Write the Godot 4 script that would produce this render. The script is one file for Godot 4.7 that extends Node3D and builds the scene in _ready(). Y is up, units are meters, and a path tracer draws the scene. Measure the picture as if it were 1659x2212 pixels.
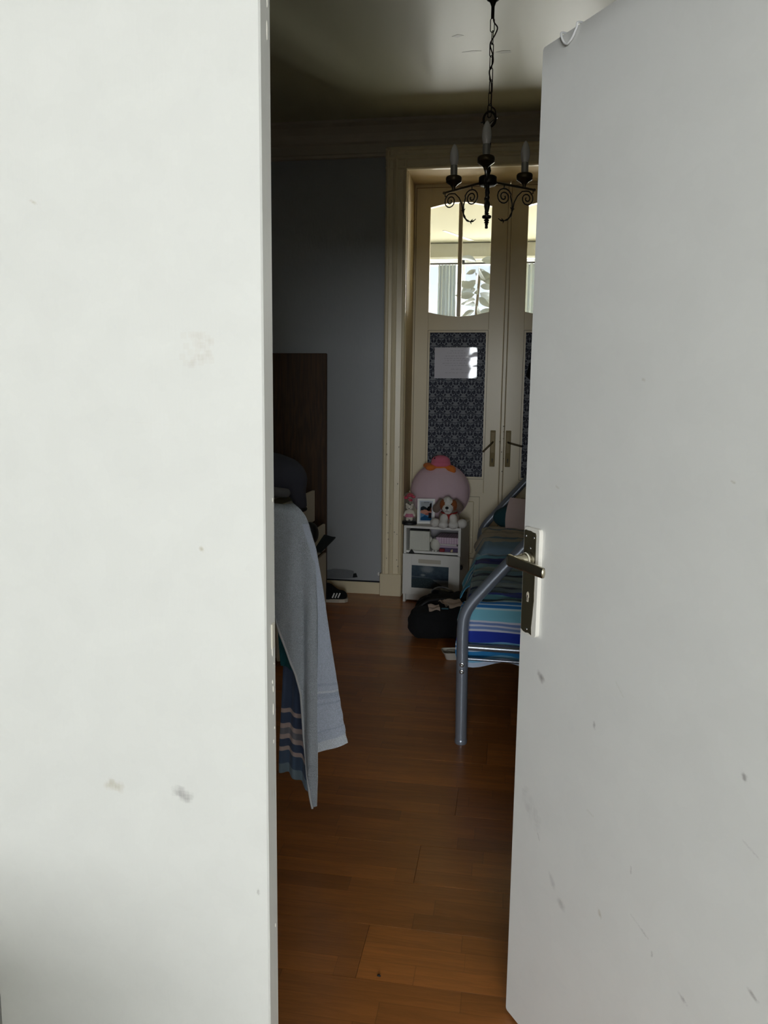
extends Node3D
# A dark bedroom seen through a half-open pair of white doors. y up, metres; the doorway is at z = -0.95, the bedroom runs to z = -5.3.

const CEIL := 3.15
var MATS := {}
var taken := {}


# ---------------------------------------------------------------- mesh builder
class G:
	var v := PackedVector3Array()
	var n := PackedVector3Array()
	var uv := PackedVector2Array()
	var c := PackedColorArray()
	var idx := PackedInt32Array()
	var col := Color.WHITE

	func vert(p: Vector3, nm: Vector3, t := Vector2.ZERO) -> int:
		v.append(p); n.append(nm); uv.append(t); c.append(col)
		return v.size() - 1

	func tri(a: int, b: int, d: int) -> void:
		idx.append(a); idx.append(b); idx.append(d)

	func quad(a: Vector3, b: Vector3, d: Vector3, e: Vector3, nm: Vector3, ta := Vector2(0, 1), tb := Vector2(1, 1), td := Vector2(1, 0), te := Vector2(0, 0)) -> void:
		var i := vert(a, nm, ta); vert(b, nm, tb); vert(d, nm, td); vert(e, nm, te)
		tri(i, i + 1, i + 2); tri(i, i + 2, i + 3)

	# a box with chamfered edges; each face carries 0..1 texture coordinates
	func box(at: Vector3, size: Vector3, bev := 0.0, basis := Basis.IDENTITY) -> G:
		var h := size * 0.5
		var b: float = minf(bev, minf(h.x, minf(h.y, h.z)) * 0.9)
		for ax in 3:
			for s in [-1.0, 1.0]:
				var nm := Vector3.ZERO; nm[ax] = s
				var a1 := (ax + 1) % 3
				var a2 := (ax + 2) % 3
				var ps := []
				for q in [[-1, -1], [1, -1], [1, 1], [-1, 1]]:
					var p := Vector3.ZERO
					p[ax] = s * h[ax]
					p[a1] = q[0] * (h[a1] - b)
					p[a2] = q[1] * (h[a2] - b)
					ps.append(p)
				var ts := []
				for p in ps:
					var w: Vector3 = p
					match ax:
						0: ts.append(Vector2(0.5 - s * w.z / size.z, 0.5 - w.y / size.y))
						1: ts.append(Vector2(0.5 + w.x / size.x, 0.5 + w.z / size.z))
						2: ts.append(Vector2(0.5 + s * w.x / size.x, 0.5 - w.y / size.y))
				quad(at + basis * ps[0], at + basis * ps[1], at + basis * ps[2], at + basis * ps[3], basis * nm, ts[0], ts[1], ts[2], ts[3])
		if b > 0.0:
			for ax in 3:
				var a1 := (ax + 1) % 3
				var a2 := (ax + 2) % 3
				for s1 in [-1.0, 1.0]:
					for s2 in [-1.0, 1.0]:
						var nm := Vector3.ZERO; nm[a1] = s1; nm[a2] = s2
						var ps := []
						for q in [[-1, 0], [1, 0], [1, 1], [-1, 1]]:
							var p := Vector3.ZERO
							p[ax] = q[0] * (h[ax] - b)
							p[a1] = s1 * (h[a1] - (b if q[1] == 0 else 0.0))
							p[a2] = s2 * (h[a2] - (0.0 if q[1] == 0 else b))
							ps.append(at + basis * p)
						quad(ps[0], ps[1], ps[2], ps[3], basis * nm.normalized())
			for sx in [-1.0, 1.0]:
				for sy in [-1.0, 1.0]:
					for sz in [-1.0, 1.0]:
						var s := Vector3(sx, sy, sz)
						var nm := basis * s.normalized()
						var i := vert(at + basis * (s * (h - Vector3(0, b, b))), nm)
						vert(at + basis * (s * (h - Vector3(b, 0, b))), nm); vert(at + basis * (s * (h - Vector3(b, b, 0))), nm)
						tri(i, i + 1, i + 2)
		return self

	# profile of (radius, height) turned round y
	func lathe(prof: Array, xf := Transform3D.IDENTITY, seg := 24, smooth := true) -> G:
		var rows := prof.size()
		for k in rows - 1:
			var a: Vector2 = prof[k]
			var b: Vector2 = prof[k + 1]
			var d := b - a
			if d.length() < 1e-7:
				continue
			var na := Vector2(d.y, -d.x).normalized()
			var n0 := na
			var n1 := na
			if smooth:
				if k > 0:
					var q: Vector2 = a - prof[k - 1]
					var e := Vector2(q.y, -q.x).normalized()
					if e.dot(na) > 0.6: n0 = (e + na).normalized()
				if k < rows - 2:
					var q: Vector2 = prof[k + 2] - b
					var e := Vector2(q.y, -q.x).normalized()
					if e.dot(na) > 0.6: n1 = (e + na).normalized()
			var first := v.size()
			for j in seg + 1:
				var t := TAU * j / seg
				var cs := Vector3(cos(t), 0, sin(t))
				vert(xf * (cs * a.x + Vector3(0, a.y, 0)), (xf.basis * (cs * n0.x + Vector3(0, n0.y, 0))).normalized(), Vector2(float(j) / seg, float(k) / rows))
				vert(xf * (cs * b.x + Vector3(0, b.y, 0)), (xf.basis * (cs * n1.x + Vector3(0, n1.y, 0))).normalized(), Vector2(float(j) / seg, float(k + 1) / rows))
			for j in seg:
				var i := first + j * 2
				tri(i, i + 2, i + 3); tri(i, i + 3, i + 1)
		return self

	# tube along points; radius is a number or one number per point
	func tube(pts: Array, radius, seg := 10, closed := false) -> G:
		var m := pts.size()
		var first := v.size()
		var up := Vector3.ZERO
		var count := m + 1 if closed else m
		for k in count:
			var p: Vector3 = pts[k % m]
			var d: Vector3
			if closed:
				d = pts[(k + 1) % m] - pts[(k + m - 1) % m]
			else:
				d = pts[mini(k + 1, m - 1)] - pts[maxi(k - 1, 0)]
			d = d.normalized()
			if up == Vector3.ZERO:
				up = d.cross(Vector3.RIGHT if absf(d.x) < 0.8 else Vector3.UP).normalized()
			up = (up - d * up.dot(d)).normalized()
			var side := d.cross(up)
			var r: float = radius[k % m] if radius is Array else radius
			for j in seg + 1:
				var t := TAU * j / seg
				var o := up * cos(t) + side * sin(t)
				vert(p + o * r, o, Vector2(float(j) / seg, float(k) / count))
		for k in count - 1:
			for j in seg:
				var i := first + k * (seg + 1) + j
				tri(i, i + 1, i + seg + 2); tri(i, i + seg + 2, i + seg + 1)
		if not closed:
			for e in 2:
				var k := 0 if e == 0 else m - 1
				var d: Vector3 = (pts[0] - pts[1]).normalized() if e == 0 else (pts[m - 1] - pts[m - 2]).normalized()
				var ci := vert(pts[k], d)
				for j in seg + 1:
					vert(v[first + k * (seg + 1) + j], d)
				for j in seg:
					tri(ci, ci + 1 + j, ci + 2 + j)
		return self

	# a surface from f(u, v) over 0..1, with smooth normals; thick > 0 adds a back and rims
	func sheet(nu: int, nv: int, f: Callable, thick := 0.0, rep := Vector2.ONE) -> G:
		var P := PackedVector3Array()
		for j in nv + 1:
			for i in nu + 1:
				P.append(f.call(float(i) / nu, float(j) / nv))
		var N := PackedVector3Array(); N.resize(P.size())
		for j in nv:
			for i in nu:
				var a := j * (nu + 1) + i
				var x := (P[a + nu + 2] - P[a]).cross(P[a + nu + 1] - P[a + 1])
				for q in [a, a + 1, a + nu + 1, a + nu + 2]: N[q] += x
		for layer in (2 if thick > 0.0 else 1):
			var s := 1.0 if layer == 0 else -1.0
			var first := v.size()
			for q in P.size():
				var nm := N[q].normalized() * s
				vert(P[q] + nm * thick * 0.5, nm, Vector2(float(q % (nu + 1)) / nu, float(q / (nu + 1)) / nv) * rep)
			for j in nv:
				for i in nu:
					var a := first + j * (nu + 1) + i
					tri(a, a + 1, a + nu + 2); tri(a, a + nu + 2, a + nu + 1)
		if thick > 0.0:
			var ring := []
			for i in nu: ring.append(i)
			for j in nv: ring.append(j * (nu + 1) + nu)
			for i in nu: ring.append(nv * (nu + 1) + nu - i)
			for j in nv: ring.append((nv - j) * (nu + 1))
			var mid := Vector3.ZERO
			for q in P: mid += q / P.size()
			for k in ring.size():
				var a: int = ring[k]
				var b: int = ring[(k + 1) % ring.size()]
				var na := N[a].normalized() * thick * 0.5
				var nb := N[b].normalized() * thick * 0.5
				var e := (P[b] - P[a]).cross(na).normalized()
				if e.dot(P[a] - mid) < 0.0: e = -e
				var ua := Vector2(float(a % (nu + 1)) / nu, float(a / (nu + 1)) / nv) * rep
				quad(P[a] + na, P[b] + nb, P[b] - nb, P[a] - na, e, ua, ua, ua, ua)
		return self

	func ball(at: Vector3, r: Vector3, basis := Basis.IDENTITY, nu := 20, nv := 12) -> G:
		var first := v.size()
		for j in nv + 1:
			for i in nu + 1:
				var a := TAU * i / nu
				var b := PI * j / nv
				var d := Vector3(sin(b) * cos(a), cos(b), sin(b) * sin(a))
				vert(at + basis * (d * r), (basis * (d / r)).normalized(), Vector2(float(i) / nu, float(j) / nv))
		for j in nv:
			for i in nu:
				var a := first + j * (nu + 1) + i
				tri(a, a + 1, a + nu + 2); tri(a, a + nu + 2, a + nu + 1)
		return self

	# outline in x, y pushed from z0 to z1
	func extrude(poly: PackedVector2Array, z0: float, z1: float, xf := Transform3D.IDENTITY) -> G:
		var t := Geometry2D.triangulate_polygon(poly)
		var lo := poly[0]
		var hi := poly[0]
		for p in poly:
			lo = lo.min(p); hi = hi.max(p)
		for z in [z0, z1]:
			var nm := xf.basis * Vector3(0, 0, signf(z - (z0 + z1) * 0.5))
			var first := v.size()
			for p in poly:
				vert(xf * Vector3(p.x, p.y, z), nm.normalized(), Vector2((p.x - lo.x) / (hi.x - lo.x), (hi.y - p.y) / (hi.y - lo.y)))
			for k in t.size() / 3:
				tri(first + t[k * 3], first + t[k * 3 + 1], first + t[k * 3 + 2])
		var turn := -1.0 if Geometry2D.is_polygon_clockwise(poly) else 1.0
		for k in poly.size():
			var a := poly[k]
			var b := poly[(k + 1) % poly.size()]
			var e := Vector2(b.y - a.y, a.x - b.x).normalized() * turn
			quad(xf * Vector3(a.x, a.y, z0), xf * Vector3(b.x, b.y, z0), xf * Vector3(b.x, b.y, z1), xf * Vector3(a.x, a.y, z1), (xf.basis * Vector3(e.x, e.y, 0)).normalized())
		return self

	# one smooth body from ellipsoids [centre, radii, colour] and capsules [from, to, r1, r2, colour], by surface nets
	func blob(prims: Array, cell: float, k: float, fur := 0.0) -> G:
		var lo := Vector3.INF
		var hi := -Vector3.INF
		for p in prims:
			if p.size() <= 4:
				var e: float = p[1].length() if p.size() == 4 else 0.0
				var r: Vector3 = Vector3.ONE * e if p.size() == 4 else p[1]
				lo = lo.min(p[0] - r); hi = hi.max(p[0] + r)
			else:
				var r := Vector3.ONE * maxf(p[2], p[3])
				lo = lo.min(p[0] - r).min(p[1] - r); hi = hi.max(p[0] + r).max(p[1] + r)
		lo -= Vector3.ONE * cell * 2.5; hi += Vector3.ONE * cell * 2.5
		var d := Vector3i(((hi - lo) / cell).ceil()) + Vector3i.ONE
		var ns := FastNoiseLite.new(); ns.seed = 7; ns.frequency = 0.35 / cell * 0.5
		var val := PackedFloat32Array(); val.resize(d.x * d.y * d.z)
		var own := PackedByteArray(); own.resize(val.size())
		var q := 0
		for z in d.z:
			for y in d.y:
				for x in d.x:
					var p := lo + Vector3(x, y, z) * cell
					var best := 1e9
					var near := 1e9
					var who := 0
					for m in prims.size():
						var s: Array = prims[m]
						var f: float
						if s.size() == 3:
							var w: Vector3 = p - s[0]
							var k0: float = (w / s[1]).length()
							var k1: float = (w / (s[1] * s[1])).length()
							f = k0 * (k0 - 1.0) / maxf(k1, 1e-6)
						elif s.size() == 4:
							var w: Vector3 = (p - s[0]) * (s[3] as Basis)
							var k0: float = (w / s[1]).length()
							var k1: float = (w / (s[1] * s[1])).length()
							f = k0 * (k0 - 1.0) / maxf(k1, 1e-6)
						else:
							var ab: Vector3 = s[1] - s[0]
							var t := clampf((p - s[0]).dot(ab) / ab.length_squared(), 0.0, 1.0)
							f = p.distance_to(s[0] + ab * t) - lerpf(s[2], s[3], t)
						if f < near:
							near = f; who = m
						if best > 1e8:
							best = f
						else:
							var h := maxf(k - absf(best - f), 0.0) / k
							best = minf(best, f) - h * h * k * 0.25
					if fur > 0.0 and absf(best) < cell * 4.0: best += ns.get_noise_3dv(p) * fur
					val[q] = best; own[q] = who
					q += 1
		var at := {}
		var first := v.size()
		var off := [0, 1, d.x, d.x + 1, d.x * d.y, d.x * d.y + 1, d.x * d.y + d.x, d.x * d.y + d.x + 1]
		for z in d.z - 1:
			for y in d.y - 1:
				for x in d.x - 1:
					q = x + d.x * (y + d.y * z)
					var inside := 0
					for o in off:
						if val[q + o] < 0.0: inside += 1
					if inside == 0 or inside == 8:
						continue
					var sum := Vector3.ZERO
					var cnt := 0
					for e in [[0, 1], [2, 3], [4, 5], [6, 7], [0, 2], [1, 3], [4, 6], [5, 7], [0, 4], [1, 5], [2, 6], [3, 7]]:
						var a := val[q + off[e[0]]]
						var b := val[q + off[e[1]]]
						if (a < 0.0) != (b < 0.0):
							var t := a / (a - b)
							var pa := Vector3(e[0] & 1, (e[0] >> 1) & 1, e[0] >> 2)
							var pb := Vector3(e[1] & 1, (e[1] >> 1) & 1, e[1] >> 2)
							sum += pa.lerp(pb, t); cnt += 1
					var s: Array = prims[own[q]]
					col = s[4] if s.size() == 5 else s[2]
					at[q] = vert(lo + (Vector3(x, y, z) + sum / cnt) * cell, Vector3.ZERO)
		var steps := [1, d.x, d.x * d.y]
		for z in range(1, d.z - 1):
			for y in range(1, d.y - 1):
				for x in range(1, d.x - 1):
					q = x + d.x * (y + d.y * z)
					for ax in 3:
						if (val[q] < 0.0) == (val[q + steps[ax]] < 0.0):
							continue
						var s1: int = steps[(ax + 1) % 3]
						var s2: int = steps[(ax + 2) % 3]
						var ids := [at[q - s1 - s2], at[q - s2], at[q], at[q - s1]]
						var x1: Vector3 = (v[ids[2]] - v[ids[0]]).cross(v[ids[3]] - v[ids[1]])
						if val[q] > 0.0: x1 = -x1
						for w in ids: n[w] += x1
						tri(ids[0], ids[1], ids[2]); tri(ids[0], ids[2], ids[3])
		for w in range(first, v.size()): n[w] = n[w].normalized()
		col = Color.WHITE
		return self

	func mesh() -> ArrayMesh:
		for k in idx.size() / 3:
			var a := idx[k * 3]
			var b := idx[k * 3 + 1]
			var d := idx[k * 3 + 2]
			if (v[b] - v[a]).cross(v[d] - v[a]).dot(n[a] + n[b] + n[d]) > 0.0:
				idx[k * 3 + 1] = d; idx[k * 3 + 2] = b
		var arr := []; arr.resize(Mesh.ARRAY_MAX)
		arr[Mesh.ARRAY_VERTEX] = v; arr[Mesh.ARRAY_NORMAL] = n; arr[Mesh.ARRAY_TEX_UV] = uv; arr[Mesh.ARRAY_COLOR] = c; arr[Mesh.ARRAY_INDEX] = idx
		var m := ArrayMesh.new()
		m.add_surface_from_arrays(Mesh.PRIMITIVE_TRIANGLES, arr)
		return m


# ---------------------------------------------------------------- naming and placing
func numbered(called: String) -> String:
	if not taken.has(called):
		taken[called] = 0
		return called
	taken[called] += 1
	return "%s_%03d" % [called, taken[called]]


func metas(o: Node3D, label: String, category := "", group := "", kind := "") -> Node3D:
	if label: o.set_meta("label", label)
	if category: o.set_meta("category", category)
	if group: o.set_meta("group", group)
	if kind: o.set_meta("kind", kind)
	return o


func thing(called: String, label: String, category: String, at := Vector3.ZERO, turn := 0.0, group := "") -> Node3D:
	var o := Node3D.new()
	o.name = numbered(called)
	add_child(o)
	o.position = at
	o.rotation.y = turn
	return metas(o, label, category, group)


func structure(called: String, label: String, category: String) -> Node3D:
	var o := Node3D.new()
	o.name = called
	add_child(o)
	return metas(o, label, category, "", "structure")


func obj(called: String, g: G, m: Material, parent: Node3D, label := "") -> MeshInstance3D:
	var o := MeshInstance3D.new()
	o.name = called
	o.mesh = g.mesh()
	o.material_override = m
	o.cast_shadow = GeometryInstance3D.SHADOW_CASTING_SETTING_ON
	parent.add_child(o, true)
	if label: o.set_meta("label", label)
	return o


func single(called: String, g: G, m: Material, label: String, category: String, at := Vector3.ZERO, turn := 0.0, group := "") -> MeshInstance3D:
	var o := MeshInstance3D.new()
	o.name = numbered(called)
	o.mesh = g.mesh()
	o.material_override = m
	add_child(o)
	o.position = at
	o.rotation.y = turn
	metas(o, label, category, group)
	return o


func V(x: float, y: float, z: float) -> Vector3:
	return Vector3(x, y, z)


func poly(a: Array) -> PackedVector2Array:
	var p := PackedVector2Array()
	for k in a.size() / 2:
		p.append(Vector2(a[k * 2], a[k * 2 + 1]))
	return p


func curve(pts: Array, per := 8) -> Array:      # Catmull-Rom through the points
	var out := []
	var m := pts.size()
	for k in m - 1:
		var a: Vector3 = pts[maxi(k - 1, 0)]
		var b: Vector3 = pts[k]
		var c: Vector3 = pts[k + 1]
		var d: Vector3 = pts[mini(k + 2, m - 1)]
		for j in per:
			out.append(b.cubic_interpolate(c, a, d, float(j) / per))
	out.append(pts[m - 1])
	return out


func table(rows: Array, t: float, j: int) -> float:   # column j of rows keyed by column 0, in straight lines
	for k in rows.size() - 1:
		if t <= rows[k + 1][0]:
			var a: Array = rows[k]
			var b: Array = rows[k + 1]
			return lerpf(a[j], b[j], clampf((t - a[0]) / (b[0] - a[0]), 0.0, 1.0))
	return rows[rows.size() - 1][j]


# ---------------------------------------------------------------- materials
func mat(color: Color, rough := 0.6, metal := 0.0) -> StandardMaterial3D:
	var m := StandardMaterial3D.new()
	m.albedo_color = color
	m.roughness = rough
	m.metallic = metal
	m.metallic_specular = 0.5
	return m


func rgb(r: int, g: int, b: int) -> Color:
	return Color8(r, g, b)


func noise_image(w: int, h: int, seed_: int, freq: float, octaves := 3, lo := 0.0, hi := 1.0, stretch := Vector2.ONE) -> Image:
	var f := FastNoiseLite.new()
	f.seed = seed_
	f.noise_type = FastNoiseLite.TYPE_SIMPLEX_SMOOTH
	f.frequency = freq
	f.fractal_octaves = octaves
	var im := Image.create(w, h, false, Image.FORMAT_RGB8)
	for y in h:
		for x in w:
			var a := TAU * x / w
			var b := TAU * y / h
			# seamless: a walk on two circles folded into three dimensions
			var s := f.get_noise_3d((3.0 + cos(b)) * cos(a) * 40.0 * stretch.x, (3.0 + cos(b)) * sin(a) * 40.0 * stretch.x, sin(b) * 40.0 * stretch.y)
			var g := clampf(lerpf(lo, hi, s * 0.5 + 0.5), 0.0, 1.0)
			im.set_pixel(x, y, Color(g, g, g))
	return im


func bump(m: StandardMaterial3D, im: Texture2D, depth_cm: float, scale: float) -> StandardMaterial3D:
	m.heightmap_enabled = true
	m.heightmap_texture = im
	m.heightmap_scale = depth_cm
	m.uv1_triplanar = true
	m.uv1_scale = Vector3.ONE * scale
	return m


func pixels(w: int, h: int, f: Callable) -> ImageTexture:
	var im := Image.create(w, h, false, Image.FORMAT_RGB8)
	for y in h:
		for x in w:
			im.set_pixel(x, y, f.call((x + 0.5) / w, (y + 0.5) / h))
	return ImageTexture.create_from_image(im)


func stamp(im: Image, p: Vector2, r: float, color: Color) -> void:   # a disc that wraps round the tile
	var w := im.get_width()
	var h := im.get_height()
	for y in range(int(p.y - r - 1), int(p.y + r + 2)):
		for x in range(int(p.x - r - 1), int(p.x + r + 2)):
			if Vector2(x + 0.5, y + 0.5).distance_to(p) <= r:
				im.set_pixel(posmod(x, w), posmod(y, h), color)


func stroke(im: Image, pts: Array, r0: float, r1: float, color: Color) -> void:
	for k in pts.size() - 1:
		var a: Vector2 = pts[k]
		var b: Vector2 = pts[k + 1]
		for j in 6:
			var t := j / 6.0
			stamp(im, a.lerp(b, t), lerpf(r0, r1, (k + t) / pts.size()), color)


func damask() -> ImageTexture:
	var w := 192
	var h := 256
	var im := Image.create(w, h, false, Image.FORMAT_RGB8)
	var ground := rgb(132, 136, 142)
	var ink := rgb(20, 25, 48)
	im.fill(ground)
	for drop in 2:
		var o := Vector2(w * 0.5 * drop + 48, h * 0.5 * drop + 64)
		for s in [-1.0, 1.0]:
			# curling scrolls and the leaves between them
			for q in [[Vector2(36, 24), 22.0, 1.0, 5.4], [Vector2(32, -46), 17.0, -1.0, 5.0], [Vector2(62, -12), 13.0, 1.0, 4.6], [Vector2(58, 58), 12.0, -1.0, 4.4], [Vector2(14, 84), 9.0, 1.0, 4.0]]:
				var c0: Vector2 = q[0]
				var pts := []
				for k in 26:
					var t := k / 25.0
					var a: float = q[2] * (t * TAU * 1.35) + PI * 0.6
					pts.append(o + Vector2(s * (c0.x + cos(a) * q[1] * (1.0 - t * 0.8)), c0.y + sin(a) * q[1] * (1.0 - t * 0.8)))
				stroke(im, pts, q[3], 3.0, ink)
				stamp(im, pts[25], 4.6, ink)
			for q in [[4, -76, 22, -26, 10.0], [8, 58, 32, 76, 9.0], [48, 2, 62, -34, 8.0], [10, -10, 30, 4, 8.5], [18, 38, 4, 78, 8.0], [56, 40, 46, 70, 8.0], [12, -58, 36, -78, 8.0], [60, 12, 62, 44, 6.5], [70, -48, 86, -62, 7.0], [74, 22, 92, 40, 7.0]]:
				var a := o + Vector2(s * q[0], q[1])
				var b := o + Vector2(s * q[2], q[3])
				var m := (a + b) * 0.5 + Vector2(4 * s, -3)
				stroke(im, [a, a.lerp(m, 0.5), m], 1.6, q[4] * 0.8, ink)
				stroke(im, [m, m.lerp(b, 0.5), b], q[4] * 0.8, 1.0, ink)
		# a rosette in the middle
		for k in 6:
			stamp(im, o + Vector2.from_angle(k * TAU / 6) * 12.0, 7.5, ink)
		stamp(im, o, 8.0, ground)
		stamp(im, o, 3.8, ink)
		stroke(im, [o + Vector2(0, -24), o + Vector2(0, -42), o + Vector2(0, -62)], 9.0, 1.0, ink)
	return ImageTexture.create_from_image(im)


func wood(seed_: int, tint: float) -> ImageTexture:      # one laminate board: three printed strips, each of staves of its own tone
	var f := FastNoiseLite.new(); f.seed = seed_; f.frequency = 1.0; f.fractal_octaves = 4
	var r := RandomNumberGenerator.new(); r.seed = seed_ * 31 + 5
	var tones := []
	var cuts := []
	for s in 3:
		var start := r.randf_range(0.0, 0.3)
		cuts.append([start, start + r.randf_range(0.28, 0.4), start + r.randf_range(0.62, 0.72)])
		tones.append([r.randf_range(0.93, 1.05), r.randf_range(0.93, 1.05), r.randf_range(0.93, 1.05)])
	return pixels(896, 156, func(u: float, v: float) -> Color:
		var s := mini(int(v * 3.0), 2)
		var k := 2
		for j in 3:
			if u >= cuts[s][j]: k = j
		var tone: float = tones[s][k] * tint
		var x := u * 1.29
		var y := v * 0.195
		var wave := f.get_noise_2d(x * 2.2 + s * 9.0 + k * 4.0, y * 26.0 + s * 7.0)
		var rings := sin((y * 190.0 + wave * 9.0 + x * 1.6 + k * 2.0))
		var fine := f.get_noise_2d(x * 26.0 + k * 50.0, y * 700.0)
		var g := tone * (1.0 + 0.03 * rings + 0.045 * fine + 0.06 * wave)
		var near: float = absf(fposmod(v * 3.0 + 0.5, 1.0) - 0.5)
		if near < 0.01: g *= 0.94
		for j in 3:
			if absf(u - cuts[s][j]) < 0.0009: g *= 0.9
		return Color(0.72 * g, 0.45 * g, 0.225 * g).clamp())


# ---------------------------------------------------------------- the scene
func _ready() -> void:
	var cam := Camera3D.new()
	cam.name = "camera"
	cam.fov = 67.29
	cam.near = 0.05
	cam.far = 100.0
	add_child(cam)
	cam.position = V(0, 1.37, 0)
	cam.basis = Basis(Vector3.UP, deg_to_rad(9.0)) * Basis(Vector3.RIGHT, deg_to_rad(-8.3)) * Basis(Vector3.BACK, deg_to_rad(0.7))
	cam.current = true

	var sky := ProceduralSkyMaterial.new()
	sky.sky_top_color = Color(0.62, 0.72, 0.86)
	sky.sky_horizon_color = Color(0.86, 0.9, 0.94)
	sky.ground_horizon_color = Color(0.7, 0.7, 0.68)
	sky.ground_bottom_color = Color(0.45, 0.44, 0.42)
	sky.sky_energy_multiplier = 1.0
	var env := Environment.new()
	env.background_mode = Environment.BG_SKY
	env.sky = Sky.new()
	env.sky.sky_material = sky
	env.background_energy_multiplier = 1.5
	env.tonemap_mode = Environment.TONE_MAPPER_LINEAR
	env.tonemap_exposure = 1.0
	env.sdfgi_enabled = true
	env.ssao_enabled = true
	env.ssil_enabled = true
	var we := WorldEnvironment.new()
	we.name = "world_environment"
	we.environment = env
	add_child(we)
	# daylight through an unseen landing window, placed and sized to light the doors and bedroom, and through the tall window of the room behind the glazed doors
	daylight("unseen_window_daylight", V(1.2, 2.0, 11.22), V(4.4, 2.2, 1), 0.0, 116.0, Color(0.965, 0.985, 1.0))
	daylight("garden_daylight", V(-0.1, 1.6, -8.98), V(3.2, 2.6, 1), PI, 54.0, Color(1.0, 1.0, 0.97))  # lower part out of view, reaches down to light the bedroom ceiling

	build_materials()
	room_shell()
	landing()
	back_room()
	front_doors()
	glazed_doors()
	chandelier()
	dresser()
	towels()
	nightstand()
	on_the_nightstand()
	in_the_nightstand()
	bed()
	floor_things()


func daylight(called: String, at: Vector3, size: Vector3, turn: float, energy: float, color: Color) -> void:
	var l := AreaLight3D.new()
	l.name = called
	l.area_size = Vector2(size.x, size.y)
	l.light_energy = energy
	l.light_color = color
	l.area_range = 30.0
	l.area_attenuation = 2.0
	l.shadow_enabled = true
	add_child(l)
	l.position = at
	l.rotation.y = turn


func build_materials() -> void:
	var coarse := ImageTexture.create_from_image(noise_image(256, 256, 3, 0.05, 4))
	var fine := ImageTexture.create_from_image(noise_image(256, 256, 11, 0.22, 3))
	MATS.coarse = coarse
	MATS.fine = fine
	MATS.white = bump(mat(rgb(228, 227, 222), 0.5), fine, 0.02, 3.0)
	MATS.landing_wall = mat(rgb(224, 225, 222), 0.8)
	MATS.landing_floor = mat(rgb(150, 140, 128), 0.6)
	MATS.blue_wall = bump(mat(rgb(158, 161, 163), 0.6), coarse, 0.08, 1.2)
	MATS.ceiling = bump(mat(rgb(194, 192, 164), 0.4), coarse, 0.1, 0.4)
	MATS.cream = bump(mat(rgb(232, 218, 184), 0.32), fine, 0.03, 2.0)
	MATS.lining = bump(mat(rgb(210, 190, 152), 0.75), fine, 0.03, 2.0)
	MATS.cream_line = mat(rgb(150, 132, 98), 0.6)
	MATS.chip = mat(rgb(70, 60, 48), 0.8)
	MATS.ivory = bump(mat(rgb(224, 214, 192), 0.5), fine, 0.03, 2.0)
	MATS.yellow_paint = bump(mat(rgb(168, 164, 138), 0.8), coarse, 0.06, 0.8)
	MATS.glass = mat(Color(0.97, 1, 0.99, 0.06), 0.02)
	MATS.glass.transparency = BaseMaterial3D.TRANSPARENCY_ALPHA
	MATS.brass = bump(mat(rgb(86, 74, 46), 0.45, 0.7), fine, 0.03, 8.0)
	MATS.dark_brass = bump(mat(rgb(84, 74, 54), 0.38, 0.85), fine, 0.03, 12.0)
	MATS.iron = mat(rgb(50, 46, 40), 0.42, 0.8)
	MATS.nickel = mat(rgb(196, 188, 166), 0.26, 1.0)
	MATS.plate_dark = bump(mat(rgb(84, 78, 60), 0.5, 0.6), fine, 0.02, 10.0)
	MATS.steel = mat(rgb(200, 202, 204), 0.25, 1.0)
	MATS.black = mat(rgb(16, 17, 20), 0.6)
	MATS.black_cloth = bump(mat(rgb(12, 13, 16), 0.95), fine, 0.1, 6.0)
	MATS.furniture = mat(rgb(238, 237, 231), 0.42)
	MATS.drawer = mat(rgb(206, 196, 174), 0.5)


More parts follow.
